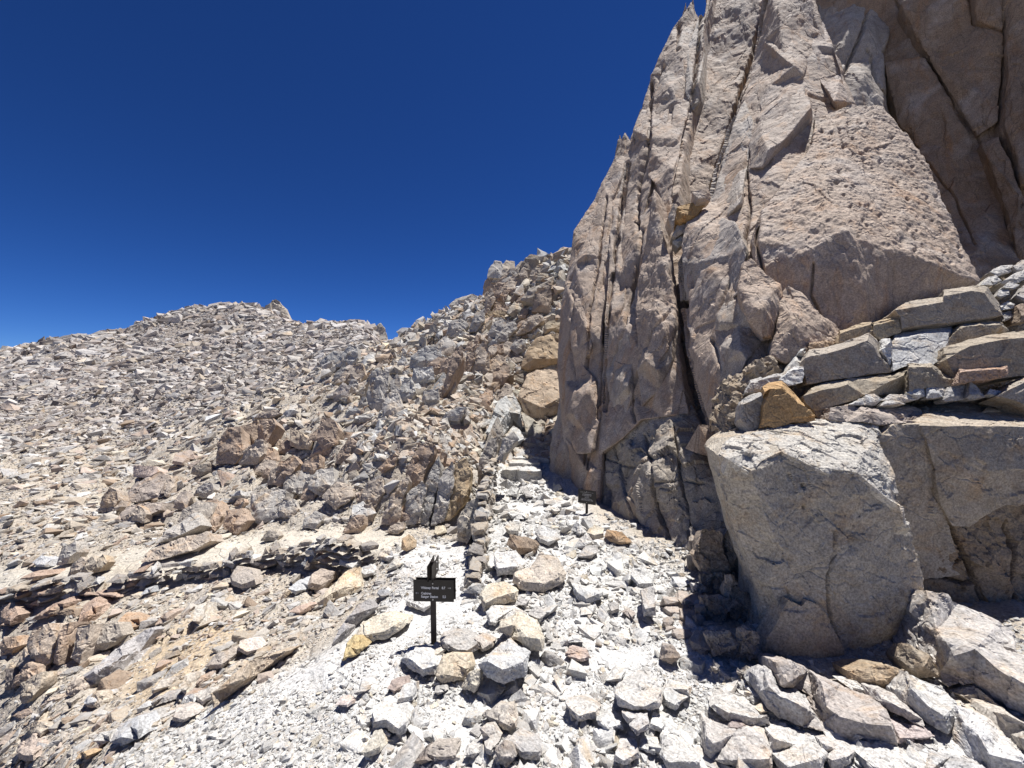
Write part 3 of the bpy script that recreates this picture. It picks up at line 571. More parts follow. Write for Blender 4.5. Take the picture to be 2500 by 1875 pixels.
pf = C6([(560, 910), (575, 740), (640, 640), (690, 540), (720, 495), (800, 535), (830, 492), (900, 522), (980, 605), (1025, 755), (1062, 850), (1085, 985), (900, 1012), (700, 1000)])
Vb, Fb = solid([(x, y, 2.31) for x, y in pf], C6([(800, 760, 2.285), (930, 800, 2.29)]), (0, .1, 0), 1.0)
Vb, Fb = shape(Vb, Fb, .016, .012, 5, 311, fac=.5, warp=1.)
place('flake', Vb, Fb, M_ROCK, boulder, (.405, .345, .27))
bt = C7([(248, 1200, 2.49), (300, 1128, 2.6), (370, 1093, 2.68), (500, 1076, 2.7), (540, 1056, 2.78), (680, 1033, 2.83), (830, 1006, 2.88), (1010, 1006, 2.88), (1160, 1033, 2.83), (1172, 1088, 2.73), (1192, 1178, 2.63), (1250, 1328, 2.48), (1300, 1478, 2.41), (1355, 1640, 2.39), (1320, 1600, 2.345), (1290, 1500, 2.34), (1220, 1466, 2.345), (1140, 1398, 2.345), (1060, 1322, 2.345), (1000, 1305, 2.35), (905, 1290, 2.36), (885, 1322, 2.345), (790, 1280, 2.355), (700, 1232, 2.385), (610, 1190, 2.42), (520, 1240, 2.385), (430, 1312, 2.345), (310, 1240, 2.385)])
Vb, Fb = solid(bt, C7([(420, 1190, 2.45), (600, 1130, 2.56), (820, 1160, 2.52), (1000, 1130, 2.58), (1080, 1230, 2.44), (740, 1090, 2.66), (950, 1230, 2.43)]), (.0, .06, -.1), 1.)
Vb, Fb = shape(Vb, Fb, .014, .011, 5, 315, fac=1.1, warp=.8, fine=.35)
place('lit_broken_top', Vb, Fb, M_ROCK, boulder, (.49, .46, .41))  # rough cap cut along the lit area; sunlit brightness painted into its paler colour

# ------------------------------------------------------------------ the jointed ledge behind it
ledge = empty('ledge', (3.2, 3.0, 0)); tag(ledge, kind='structure')
def ledge_face(name, pts, inner, ext, seed, col, cracks=(), amp=.025, label=None):
    V, F = solid(pts, inner, ext, .97); V, F = shape(V, F, .022, amp, 2.6, seed, fac=.7, cracks=cracks, warp=1.)
    o = place(name, V, F, M_ROCK, ledge, col)
    if label: o['label'] = label
ledge_face('block', C7([(1165, 1120, 2.75), (1190, 1040, 2.85), (1250, 1032, 2.78), (1418, 1034, 2.75), (1440, 1150, 2.72), (1490, 1340, 2.72), (1530, 1500, 2.72), (1590, 1660, 2.72), (1640, 1900, 2.72), (1400, 1950, 2.72), (1280, 1500, 2.72)]) , [], (.1, .6, .05), 321, (.42, .36, .285), amp=.014)
L2 = C7([(1424, 1042, 2.72), (1426, 1000, 2.85), (1432, 940, 3.15), (1600, 900, 3.25), (1880, 880, 3.25), (2200, 890, 3.2), (2500, 900, 3.1), (2500, 1500, 2.6), (2014, 1500, 2.66), (1905, 1505, 2.68), (1700, 1622, 2.7), (1592, 1612, 2.7), (1530, 1490, 2.7), (1492, 1330, 2.7), (1444, 1150, 2.7)])
ledge_face('block', L2, C7([(x, 1044+(x-1500)*.01, 2.7) for x in range(1480, 2440, 60)]+[(x, 965, 3.0) for x in range(1500, 2440, 120)]+[(1600, 1300, 2.66), (1800, 1300, 2.65), (2000, 1300, 2.64), (2200, 1300, 2.63)]), (.1, .8, 0), 331, (.42, .36, .285), amp=.014)
L3 = C6([(1490, -20, 2.79), (1700, -150, 2.77), (1950, -160, 2.745), (2330, -160, 2.72), (2500, -150, 2.70), (2550, 900, 2.5), (2200, 880, 2.55), (1990, 650, 2.62), (1600, 600, 2.72)])
ledge_face('lower_face', L3, C6([(1800, 300, 2.71), (2100, 300, 2.66), (1650, 200, 2.75), (2300, 300, 2.64)]), (.1, .8, 0), 341, (.31, .245, .175), [(C6([(1720, 0), (1800, 180), (1850, 270), (1940, 470), (1990, 560)]), 4, .08), (C6([(2110, 0), (2145, 120), (2140, 300), (2130, 600), (2160, 750)]), 3.5, .07), (C6([(1540, 150), (1620, 115), (1700, 80)]), 3, .04), (C6([(1550, 340), (1700, 350), (1830, 390), (1900, 370)]), 3.5, .06), (C6([(1720, 270), (1780, 250), (1800, 215)]), 3, .05)], amp=.035)
ledge_face('block', C7([(880, 932, 2.9), (1040, 922, 3.0), (1400, 935, 3.1), (1420, 1030, 2.8), (1250, 1034, 2.78), (1165, 1036, 2.8), (1000, 1010, 2.84), (880, 1000, 2.86)]), C7([(1100, 962, 2.86), (1240, 1000, 2.82)]), (.1, .5, -.1), 351, (.40, .34, .29), amp=.02)
ledge_face('back_wall', C7([(330, 1120, 3.0), (340, 820, 3.3), (560, 640, 3.55), (900, 520, 3.75), (1250, 380, 3.9), (1560, 260, 4.0), (1900, 200, 4.1), (2500, 200, 4.0), (2500, 1000, 3.2), (1400, 1000, 3.25), (900, 1050, 3.0), (600, 1120, 2.95)]), [], (.2, .8, 0), 361, (.34, .28, .21), amp=.07)
LB = 'ledge block'
for pts, d, col, tilt, lab in [
 ([(500, 812), (540, 788), (615, 784), (700, 870), (745, 930), (800, 980), (815, 1015), (700, 1028), (560, 1058), (530, 1042), (500, 1050), (494, 900)], 2.78, RUST, .25, 'rusty orange slab propped on edge above the squared boulder'),
 ([(375, 895), (500, 835), (520, 960), (505, 1062), (430, 1080), (372, 1000)], 2.88, GREY, .2, 'grey slab with rust patch left of the orange slab'),
 ([(738, 870), (830, 798), (1000, 763), (1250, 748), (1345, 712), (1352, 850), (1100, 862), (1030, 902), (885, 937), (880, 1002), (830, 1012), (800, 962), (745, 902)], 2.98, (.37, .315, .24), .22, 'long low brown block right of the orange slab'),
 ([(742, 650), (770, 598), (860, 588), (1000, 548), (1120, 503), (1162, 540), (1192, 600), (1232, 700), (1247, 732), (1100, 747), (950, 772), (760, 797), (738, 720)], 3.12, (.39, .34, .28), .3, 'big tan block with bright top edge in the second tier'),
 ([(1236, 560), (1258, 513), (1350, 497), (1450, 478), (1590, 468), (1612, 510), (1562, 600), (1550, 642), (1480, 692), (1340, 692), (1258, 722), (1246, 650)], 3.1, WHITE, 1.1, 'bright white split block in the middle of the ledge tiers'),
 ([(948, 490), (1040, 458), (1132, 440), (1140, 500), (1100, 520), (990, 552), (948, 562)], 3.35, (.42, .33, .22), .35, 'small brown block left of its twin in the third tier'),
 ([(1138, 440), (1300, 406), (1300, 502), (1180, 542), (1142, 510)], 3.35, (.40, .33, .23), .25, 'small brown squared block right of its twin in the third tier'),
 ([(1268, 372), (1330, 328), (1545, 293), (1550, 258), (1720, 228), (1800, 238), (1862, 330), (1888, 402), (1800, 417), (1600, 442), (1400, 462), (1304, 482), (1302, 410)], 3.35, (.39, .335, .265), .3, 'large tan block topmost under the pyramid nose'),
 ([(1600, 490), (1640, 458), (1760, 438), (1880, 438), (1932, 490), (1800, 512), (1700, 542), (1590, 582), (1570, 560)], 3.28, (.37, .32, .25), .3, 'wedge block under the topmost ledge block'),
 ([(1548, 592), (1700, 540), (1900, 498), (2130, 478), (2130, 740), (1920, 764), (1640, 792), (1600, 722), (1570, 652)], 3.02, (.37, .31, .235), .2, 'wide brown block at the right edge of the ledge tiers'),
 ([(1343, 682), (1480, 678), (1552, 740), (1642, 772), (1632, 802), (1560, 817), (1440, 822), (1350, 842)], 2.98, (.38, .325, .25), .3, 'low brown wedge below the white split block'),
 ([(1633, 717), (1915, 698), (1922, 760), (1640, 792)], 2.9, (.43, .31, .24), .25, 'thin reddish slab lying in front of the wide block'),
 ([(1858, 872), (1930, 798), (2014, 758), (2150, 758), (2150, 1010), (1985, 905)], 2.82, (.40, .35, .29), .4, 'rounded block at the right end of the ledge top'),
 ([(600, 772), (680, 700), (742, 694), (736, 792), (650, 808)], 3.05, PALE, .7, 'small sunlit pentagon stone above the orange slab'),
 ([(400, 850), (430, 780), (560, 744), (640, 740), (620, 800), (500, 842)], 3.1, GREY, .6, 'grey wedge stone behind the orange slab'),
 ([(690, 640), (720, 588), (770, 578), (745, 660), (742, 700), (650, 760), (600, 770)], 3.2, WHITE, .8, 'pale sliver stone left of the big tan ledge block'),
 ([(1182, 545), (1238, 535), (1250, 600), (1240, 700), (1195, 600)], 3.15, PALE, .4, 'narrow white stone wedged left of the white split block'),
 ([(770, 560), (860, 552), (945, 560), (860, 590), (775, 600)], 3.35, (.45, .33, .22), .7, 'flat rusty stone above the big tan ledge block')]:
    stone('ledge_block', C7, pts, d, col, lab, 'rock', tilt=tilt*.7, thick=.5, amp=.009, fac=.7, bev=.11)
for k, (pts, d, col) in enumerate([([(1338, 850), (1380, 815), (1430, 822), (1442, 870), (1400, 888)], 2.95, WHITE), ([(1444, 830), (1470, 812), (1555, 810), (1556, 878), (1450, 882)], 2.95, WHITE), ([(1546, 890), (1570, 820), (1610, 793), (1682, 810), (1670, 890), (1560, 902)], 2.93, GREY), ([(1680, 880), (1705, 788), (1740, 810), (1797, 880), (1700, 890)], 2.9, GREY), ([(1798, 860), (1820, 828), (1880, 838), (1870, 876)], 2.9, PALE), ([(1088, 920), (1095, 858), (1150, 855), (1197, 890), (1150, 926)], 2.92, WHITE), ([(1194, 895), (1240, 858), (1330, 860), (1402, 888), (1320, 904)], 2.95, WHITE), ([(1000, 918), (1060, 885), (1090, 880), (1092, 920)], 2.93, PALE), ([(1180, 925), (1210, 898), (1280, 892), (1330, 915)], 2.9, PALE)]):
    stone('rock', C7, pts, d, col, ['squat white stone leftmost in the row on the ledge', 'boxy white stone on a flat chip in the ledge row', 'tall grey stone leaning in the ledge row', 'pointed triangular grey stone in the ledge row', 'small pale stone at the right end of the ledge row', 'white stone at the left end of the ledge top', 'long low white stone on the ledge top', 'small pale chip leftmost on the ledge top', 'flat pale chip in front of the long white ledge stone'][k], 'rock', tilt=.5, group='loose stones on the ledge top')
for k, (pts, d, col) in enumerate([([(1815, 150), (1880, 115), (1950, 110), (1940, 150), (1860, 178)], 3.9, (.50, .475, .44)), ([(1950, 120), (2000, 85), (2080, 80), (2060, 130), (1970, 150)], 3.9, (.50, .475, .44)), ([(1880, 215), (1960, 160), (2030, 130), (2060, 170), (1980, 215), (1900, 222)], 3.75, (.50, .475, .44)), ([(1765, 225), (1800, 180), (1850, 170), (1885, 200), (1840, 225)], 3.7, (.53, .505, .465)), ([(1890, 240), (1930, 210), (1990, 225), (1960, 250)], 3.6, (.50, .475, .44)), ([(1855, 290), (1870, 255), (1925, 250), (1930, 280), (1880, 300)], 3.55, (.50, .475, .44)), ([(1975, 290), (2010, 230), (2100, 220), (2100, 300), (2010, 320)], 3.55, GREY), ([(1865, 350), (1920, 320), (1960, 335), (1950, 360), (1880, 372)], 3.5, (.53, .505, .465)), ([(1880, 390), (1940, 372), (1975, 400), (1900, 440)], 3.45, GREY), ([(1970, 350), (2050, 320), (2120, 350), (2100, 420), (1990, 440)], 3.4, BROWN), ([(1990, 160), (2060, 140), (2110, 190), (2030, 215)], 3.8, (.53, .505, .465))]):
    stone('rock', C7, pts, d, col, ['flat white stone leftmost at the top of the right edge pile', 'white stone at the top of the pile against the right edge', 'long white slab second from the top of the right edge pile', 'pale stone at the left foot of the right edge pile', 'thin white stone in the middle of the right edge pile', 'small white stone left of the grey block in the edge pile', 'grey block in the middle of the right edge pile', 'pale flat stone below the small white stone of the edge pile', 'grey stone lowest on the left of the right edge pile', 'brown block lowest in the right edge pile', 'pale stone tucked under the top of the right edge pile'][k], 'rock', tilt=.8, ridge=True, group='stone pile at the right edge above the ledge')
# shaded blocks in the recess left of the boulder
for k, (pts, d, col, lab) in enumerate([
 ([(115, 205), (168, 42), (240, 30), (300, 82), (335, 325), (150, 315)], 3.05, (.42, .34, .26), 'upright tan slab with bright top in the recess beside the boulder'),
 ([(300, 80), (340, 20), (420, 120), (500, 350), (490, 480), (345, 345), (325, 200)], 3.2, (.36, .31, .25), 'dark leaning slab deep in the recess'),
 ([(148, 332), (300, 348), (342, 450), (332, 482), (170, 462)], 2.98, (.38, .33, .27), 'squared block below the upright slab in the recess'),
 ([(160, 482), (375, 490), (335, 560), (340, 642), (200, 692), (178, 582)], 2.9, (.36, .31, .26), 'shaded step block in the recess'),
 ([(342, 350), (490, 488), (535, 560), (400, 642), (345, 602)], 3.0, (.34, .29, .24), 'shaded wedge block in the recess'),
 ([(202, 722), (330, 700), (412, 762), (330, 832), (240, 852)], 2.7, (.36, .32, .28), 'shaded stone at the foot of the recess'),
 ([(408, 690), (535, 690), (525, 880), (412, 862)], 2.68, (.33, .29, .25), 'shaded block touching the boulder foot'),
 ([(100, 400), (130, 380), (180, 392), (188, 440), (120, 450)], 2.95, PALE, 'small bright stone at the edge of the recess'),
 ([(385, 962), (420, 945), (500, 950), (495, 982), (400, 985)], 2.45, GREY, 'flat grey stone in the dark hollow left of the boulder'),
 ([(215, 930), (240, 900), (262, 920), (258, 962), (228, 965)], 2.5, GREY, 'small stone in the dark hollow left of the boulder')]):
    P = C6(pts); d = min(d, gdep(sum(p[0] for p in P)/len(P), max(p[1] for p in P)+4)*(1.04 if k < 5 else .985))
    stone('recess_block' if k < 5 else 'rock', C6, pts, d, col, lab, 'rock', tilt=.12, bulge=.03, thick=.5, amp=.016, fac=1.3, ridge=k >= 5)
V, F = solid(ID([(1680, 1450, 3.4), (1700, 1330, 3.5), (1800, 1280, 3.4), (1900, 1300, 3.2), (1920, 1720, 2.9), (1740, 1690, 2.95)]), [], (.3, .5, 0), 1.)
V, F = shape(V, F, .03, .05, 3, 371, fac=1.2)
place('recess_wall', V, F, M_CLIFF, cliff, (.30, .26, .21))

# ------------------------------------------------------------------ loose rocks that stand out one by one
def ground_stone(cf, pts, col, label, name='rock', sink=.98, **kw):
    P = cf(pts); b = max(P, key=lambda p: p[1]); cx = sum(p[0] for p in P)/len(P)
    d = gdep(min(max(cx, 5), 2495), min(b[1], 1900))*sink
    fl = []
    for sel in ([p for p in P if p[0] < cx], [p for p in P if p[0] >= cx]):
        e = max(sel, key=lambda p: p[1]); fl.append((e[0], e[1], min(max(gdep(min(max(e[0], 5), 2495), min(e[1], 1900))*sink, d*.72), d*1.4)))
    if fl[1][0]-fl[0][0] < 12: fl = None
    return stone(name, cf, pts, d, col, label, kw.pop('cat', 'rock'), foot=fl, ridge=kw.get('tilt', .8) >= .5, **kw)
GT = 'rocks on the gravel trail'; GH = 'rocks on the hillside'; GR = 'rocks at the foot of the cliff'
for cf, pts, col, lab, g, kw in [
 (C4, [(985, 832), (1130, 815), (1200, 905), (1155, 975), (1000, 992), (988, 900)], PALE, 'flat topped white block in the middle of the trail, behind the brown bottomed boulder', GT, {}),
 (C4, [(1100, 1040), (1125, 962), (1220, 930), (1300, 830), (1400, 858), (1480, 970), (1450, 1032), (1320, 1087), (1180, 1076)], (.50, .44, .37), 'large pale boulder with shaded brown front in the middle of the trail', GT, dict(bulge=.3, thick=.45)),
 (C4, [(1063, 780), (1085, 698), (1180, 718), (1270, 745), (1292, 772), (1260, 832), (1160, 842)], BROWN, 'dark brown rock beside the stone wall above the white block', GT, dict(tilt=.4)),
 (C4, [(1258, 700), (1290, 638), (1400, 678), (1432, 730), (1350, 777), (1290, 752)], WHITE, 'white rock right of the dark brown rock', GT, {}),
 (C4, [(888, 1110), (940, 1048), (1060, 1028), (1152, 1080), (1130, 1152), (1000, 1182), (920, 1222)], CREAM, 'cream yellow rock at the lower end of the stone wall', GT, {}),
 (C4, [(968, 1190), (1130, 1198), (1212, 1240), (1010, 1292), (995, 1322), (950, 1312), (933, 1230)], PALE, 'pale slab below the cream yellow rock', GT, {}),
 (C4, [(998, 1350), (1030, 1280), (1150, 1238), (1280, 1310), (1327, 1400), (1310, 1482), (1210, 1472), (1100, 1400)], (.56, .51, .42), 'broad flat cream slab in the trail right of the sign', GT, dict(tilt=1.0, bulge=.1, sink=.945)),
 (C5, [(903, 545), (1000, 450), (1080, 388), (1212, 470), (1182, 622), (1050, 662), (958, 612)], (.47, .465, .455), 'broad grey slab in front of the flat cream slab', GT, dict(tilt=.95, bulge=.12, sink=.945)),
 (C5, [(668, 400), (690, 348), (800, 348), (890, 390), (917, 450), (850, 492), (780, 487), (700, 452)], GREY, 'grey rock against the foot of the sign post', GT, {}),
 (C5, [(880, 390), (930, 358), (1007, 400), (990, 442), (930, 477), (910, 442)], (.42, .38, .34), 'small brownish rock right of the grey rock at the sign', GT, {}),
 (C5, [(648, 622), (690, 488), (850, 488), (877, 560), (840, 632), (690, 662)], (.50, .43, .33), 'rock with rust stained front below the sign', GT, dict(tilt=.5)),
 (C5, [(798, 682), (850, 600), (917, 578), (907, 650), (880, 722)], CREAM, 'small yellowish rock leaning on the rust stained rock', GT, dict(tilt=.4)),
 (C5, [(438, 520), (500, 438), (600, 448), (672, 540), (640, 602), (570, 622), (480, 562)], WHITE, 'white slab overhanging a dark hollow left of the rust stained rock', GT, {}),
 (C5, [(583, 510), (600, 458), (650, 408), (712, 450), (660, 512), (600, 532)], (.50, .45, .38), 'small rock lying on the white slab below the sign', GT, dict(sink=.98)),
 (C5, [(640, 710), (650, 672), (700, 668), (705, 712), (660, 730)], GREY, 'small grey stone in the dark hollow below the rust stained rock', GT, {}),
 (C4, [(1498, 1030), (1560, 1048), (1722, 1090), (1700, 1142), (1610, 1177), (1540, 1132)], WHITE, 'white wedge rock right of the large trail boulder', GT, {}),
 (C4, [(1903, 1000), (1920, 938), (2000, 928), (2062, 970), (2062, 1052), (1960, 1062)], WHITE, 'pale blocky rock with dark left face near the cliff foot', GT, {}),
 (C4, [(1728, 720), (1750, 668), (1850, 688), (1922, 760), (1840, 772), (1770, 752)], (.40, .29, .19), 'brown rock below the small sign', GT, dict(tilt=.5)),
 (C4, [(1498, 670), (1550, 608), (1612, 690), (1560, 717)], WHITE, 'white pointed rock left of the small sign', GT, {}),
 (C4, [(1528, 790), (1560, 728), (1620, 698), (1652, 750), (1600, 802)], PALE, 'pale rock below the white pointed rock', GT, {}),
 (C4, [(1538, 860), (1600, 778), (1680, 778), (1692, 820), (1640, 867)], GREY, 'grey triangular rock in the trail below the small sign', GT, {}),
 (C4, [(1610, 690), (1660, 640), (1730, 660), (1725, 730), (1660, 742)], CREAM, 'cream rock left of the brown rock below the small sign', GT, {}),
 (C4, [(1070, 560), (1130, 530), (1220, 570), (1200, 600), (1110, 600)], PALE, 'flat white rock on the trail left of the small sign', GT, {}),
 (C4, [(1050, 660), (1090, 610), (1160, 640), (1150, 700), (1080, 700)], (.50, .47, .42), 'pale rock on the edge of the stone wall', GT, {}),
 (C4, [(1360, 520), (1430, 480), (1440, 540), (1390, 570)], PALE, 'small white rock in the trail left of the small sign', GT, {}),
 (C4, [(1060, 440), (1100, 380), (1150, 400), (1140, 450)], WHITE, 'white stone at the head of the stone wall', GT, {}),
 (C4, [(1160, 380), (1200, 390), (1250, 450), (1200, 460)], GREY, 'long grey stone below the steps', GT, {}),
 (C5, [(1723, 720), (1780, 668), (1890, 608), (2002, 670), (2012, 750), (1990, 802), (1900, 832), (1830, 832), (1740, 792)], (.51, .49, .46), 'large flat hexagonal slab right of the trail', GT, dict(tilt=1.0, bulge=.1, sink=.945)),
 (C5, [(2008, 720), (2050, 648), (2182, 680), (2172, 740), (2090, 832), (2020, 792)], WHITE, 'white rock touching the flat hexagonal slab', GT, {}),
 (C5, [(1768, 830), (1920, 838), (1932, 930), (1860, 982), (1800, 902)], (.46, .44, .42), 'grey slab in front of the flat hexagonal slab', GT, dict(tilt=1, sink=.95)),
 (C5, [(1453, 850), (1428, 780), (1560, 758), (1642, 790), (1620, 872), (1500, 887)], (.52, .50, .47), 'low slab with rusty front left of the hexagonal slab', GT, {}),
 (C5, [(938, 850), (1000, 788), (1110, 798), (1137, 870), (1130, 932), (1080, 947), (990, 902)], (.46, .42, .37), 'rock with shaded brown face in the lower middle of the trail', GT, dict(tilt=.5)),
 (C5, [(1080, 1000), (1130, 958), (1250, 1010), (1282, 1060), (1270, 1112), (1160, 1112)], (.40, .385, .37), 'grey rounded rock at the bottom of the trail', GT, dict(tilt=.6)),
 (C5, [(998, 1060), (1060, 998), (1100, 1010), (1132, 1100), (1080, 1169), (1010, 1142)], GREY, 'upright grey slab left of the rounded grey rock', GT, dict(tilt=.4)),
 (C5, [(930, 1000), (918, 930), (980, 918), (1032, 1000), (980, 1092), (950, 1082)], (.50, .47, .43), 'narrow pale slab behind the upright grey slab', GT, dict(tilt=.6)),
 (C5, [(258, 940), (265, 800), (330, 768), (470, 778), (502, 860), (480, 942), (430, 982), (340, 932)], PALE, 'broad white block at the lower left of the trail', GT, dict(tilt=.9)),
 (C5, [(198, 1080), (280, 948), (322, 1010), (310, 1072), (240, 1107)], (.45, .42, .36), 'pointed tan rock in front of the broad white block', GT, dict(tilt=.6)),
 (C5, [(505, 1140), (590, 1038), (600, 1100), (640, 1120), (560, 1150)], DARK, 'dark sliver rock at the bottom of the trail', GT, dict(tilt=.4)),
 (C5, [(588, 1100), (600, 1038), (750, 1028), (782, 1060), (770, 1112), (640, 1122)], (.36, .32, .28), 'dark low rock at the bottom of the trail', GT, dict(tilt=.5)),
 (C5, [(820, 1090), (840, 1030), (930, 1010), (945, 1060), (880, 1110)], (.45, .43, .40), 'grey rock left of the narrow pale slab', GT, {}),
 (C5, [(1608, 880), (1680, 838), (1762, 860), (1772, 930), (1680, 952), (1620, 912)], WHITE, 'white rock below the low slab with rusty front', GT, {}),
 (C5, [(1423, 490), (1450, 443), (1560, 468), (1577, 510), (1520, 527)], (.45, .37, .33), 'pinkish brick shaped rock in the trail gravel', GT, {}),
 (C5, [(1433, 412), (1450, 378), (1520, 383), (1532, 417)], WHITE, 'small white block above the pinkish rock', GT, {}),
 (C5, [(1988, 510), (2010, 428), (2080, 438), (2127, 510), (2060, 542)], (.33, .29, .26), 'dark squat rock left of the recess', GT, dict(tilt=.4)),
 (C5, [(1198, 240), (1250, 193), (1312, 240), (1270, 302), (1215, 282)], GREY, 'grey cube like rock beside the flat cream slab', GT, {}),
 (C5, [(1660, 640), (1730, 560), (1790, 580), (1760, 660)], WHITE, 'small pale rock left of the hexagonal slab', GT, {}),
 (C5, [(1880, 100), (1960, 80), (1970, 250), (1900, 262)], (.44, .42, .40), 'grey flat slab set in the trail by the jointed stack', GT, dict(tilt=1, sink=.95)),
 (C5, [(1760, 230), (1800, 210), (1850, 240), (1830, 275)], (.38, .33, .29), 'small brown rock in the trail by the grey flat slab', GT, {}),
 (C5, [(1680, 180), (1740, 170), (1750, 230), (1700, 242)], GREY, 'small grey rock in the trail below the white wedge rock', GT, {}),
 (C5, [(1120, 190), (1150, 150), (1210, 160), (1190, 200)], GREY, 'small grey stone under the large trail boulder', GT, {}),
 (C5, [(970, 690), (1000, 665), (1065, 690), (1040, 730)], CREAM, 'small cream stone below the broad grey slab', GT, {}),
 (C5, [(40, 790), (80, 740), (140, 770), (120, 802)], (.47, .42, .40), 'small rock with pink underside at the left of the trail', GT, {}),
 (C5, [(155, 720), (200, 680), (250, 670), (240, 700), (180, 730)], GREY, 'long grey stone at the left of the trail', GT, {}),
 (C5, [(355, 690), (380, 640), (460, 620), (470, 680), (400, 720)], (.33, .27, .24), 'dark brown stone left of the dark hollow', GT, {}),
 (C5, [(420, 770), (450, 670), (520, 660), (510, 760)], WHITE, 'upright white stone left of the dark hollow', GT, dict(tilt=.5)),
 (C5, [(1993, 1085), (2010, 968), (2110, 998), (2230, 1080), (2230, 1190), (2050, 1190)], (.52, .50, .47), 'pale split slab at the lower right of the trail', GT, {}),
 (C5, [(1720, 1120), (1740, 1020), (1850, 1000), (1870, 1100), (1780, 1150)], (.50, .48, .46), 'pale slab left of the split slab', GT, {}),
 (C5, [(1860, 1060), (1890, 990), (1990, 1010), (1960, 1080)], WHITE, 'white stone left of the split slab', GT, {}),
 (C5, [(1930, 930), (1950, 860), (2080, 900), (2110, 960), (2000, 960)], PALE, 'long white slab below the white rock', GT, {}),
 # foot of the cliff, right foreground
 (C6, [(518, 985), (560, 938), (630, 948), (680, 1040), (770, 1058), (830, 1108), (852, 1160), (900, 1220), (942, 1280), (1000, 1342), (800, 1302), (650, 1242), (578, 1182), (530, 1082)], (.46, .44, .42), 'grey slab at the left foot of the squared boulder', GR, dict(tilt=.7)),
 (C6, [(645, 907), (740, 898), (850, 928), (950, 968), (1040, 1018), (1160, 1088), (1260, 1108), (1330, 1188), (1372, 1270), (1412, 1412), (1250, 1402), (1060, 1362), (960, 1292), (940, 1202), (870, 1102), (760, 1052), (690, 1040)], (.40, .36, .33), 'large dark grey slab in front of the squared boulder', GR, dict(tilt=.75)),
 (C6, [(1273, 1065), (1330, 1053), (1430, 1118), (1562, 1250), (1582, 1302), (1480, 1272), (1380, 1222), (1288, 1132)], (.43, .40, .37), 'narrow grey slab between the dark slab and the speckled block', GR, dict(tilt=.7)),
 (C6, [(1453, 1090), (1463, 930), (1540, 988), (1680, 1048), (1792, 1148), (1802, 1230), (1722, 1337), (1600, 1262), (1480, 1152)], (.48, .47, .45), 'speckled grey block tilted to the right below the boulder', GR, dict(tilt=.8)),
 (C6, [(1788, 1180), (1900, 1208), (1990, 1258), (2080, 1338), (2230, 1500), (2230, 1640), (2000, 1600), (1920, 1482), (1838, 1332)], (.55, .54, .53), 'white black speckled slab at the lower right corner', GR, dict(tilt=.9)),
 (C6, [(1818, 1100), (1890, 1038), (1950, 1068), (2100, 1188), (2280, 1310), (2280, 1530), (2100, 1342), (1930, 1182)], (.47, .43, .38), 'long tan prism lying at the right edge', GR, dict(tilt=.6)),
 (C6, [(1590, 437), (1680, 448), (1800, 518), (1950, 578), (2060, 628), (2142, 720), (2182, 830), (2330, 900), (2330, 1260), (2100, 1152), (1900, 1012), (1740, 1062), (1690, 962), (1618, 732)], (.46, .43, .40), 'huge rippled grey slab right of the squared boulder', GR, dict(tilt=.75, bulge=.1)),
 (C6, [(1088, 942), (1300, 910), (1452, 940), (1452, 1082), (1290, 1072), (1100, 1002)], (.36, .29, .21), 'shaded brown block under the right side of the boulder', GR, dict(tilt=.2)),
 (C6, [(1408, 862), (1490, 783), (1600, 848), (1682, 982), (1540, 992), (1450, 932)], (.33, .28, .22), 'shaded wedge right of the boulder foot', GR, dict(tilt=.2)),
 (C6, [(1028, 1002), (1190, 1010), (1222, 1092), (1130, 1072)], PALE, 'small bright slab behind the dark grey slab', GR, {}),
 (C6, [(600, 1345), (720, 1300), (860, 1350), (960, 1470), (900, 1600), (700, 1640), (612, 1470)], (.52, .50, .47), 'pale rock at the bottom below the grey slab', GR, dict(tilt=.9)),
 (C6, [(930, 1405), (1060, 1385), (1150, 1440), (1110, 1530), (985, 1565), (938, 1480)], (.50, .47, .44), 'pale slab at the bottom below the dark grey slab', GR, dict(tilt=.9)),
 (C6, [(1175, 1485), (1300, 1400), (1440, 1432), (1535, 1545), (1400, 1650), (1235, 1610)], (.54, .52, .49), 'light rock at the bottom right of the dark grey slab', GR, dict(tilt=.8)),
 (C6, [(1468, 1380), (1600, 1438), (1800, 1478), (1950, 1538), (2000, 1640), (1600, 1640), (1540, 1502)], (.45, .44, .43), 'grey slab at the bottom below the speckled block', GR, dict(tilt=.9)),
 (C6, [(218, 1172), (320, 1098), (480, 1148), (580, 1208), (602, 1290), (500, 1302), (330, 1272)], (.47, .45, .42), 'pale slab left of the grey slab at the boulder foot', GR, dict(tilt=.9)),
 (C6, [(188, 1280), (260, 1300), (560, 1318), (622, 1450), (610, 1600), (220, 1502), (178, 1462)], (.46, .43, .40), 'broad slab with dark face at the bottom of the rubble', GR, dict(tilt=.8)),
 (C6, [(1378, 1272), (1560, 1298), (1652, 1360), (1420, 1412)], (.42, .36, .34), 'low reddish slab below the narrow grey slab', GR, dict(tilt=1.)),
 (C6, [(330, 1300), (370, 1240), (440, 1290), (400, 1320)], (.32, .27, .25), 'small dark stone on the broad slab', GR, dict(sink=.97)),
 (C6, [(500, 1180), (545, 1150), (580, 1200), (540, 1220)], CREAM, 'small cream stone at the corner of the grey slab', GR, {}),
 (C6, [(1640, 690), (1700, 660), (1755, 680), (1720, 720)], PALE, 'small white chip on the huge rippled slab', GR, dict(sink=.93)),
 # hillside, lower left
 (C2, [(453, 957), (590, 850), (690, 760), (810, 680), (900, 628), (932, 640), (850, 760), (740, 882), (660, 942), (580, 967)], (.41, .39, .38), 'long grey slab pointing up the slope at the lower left', GH, dict(tilt=.7)),
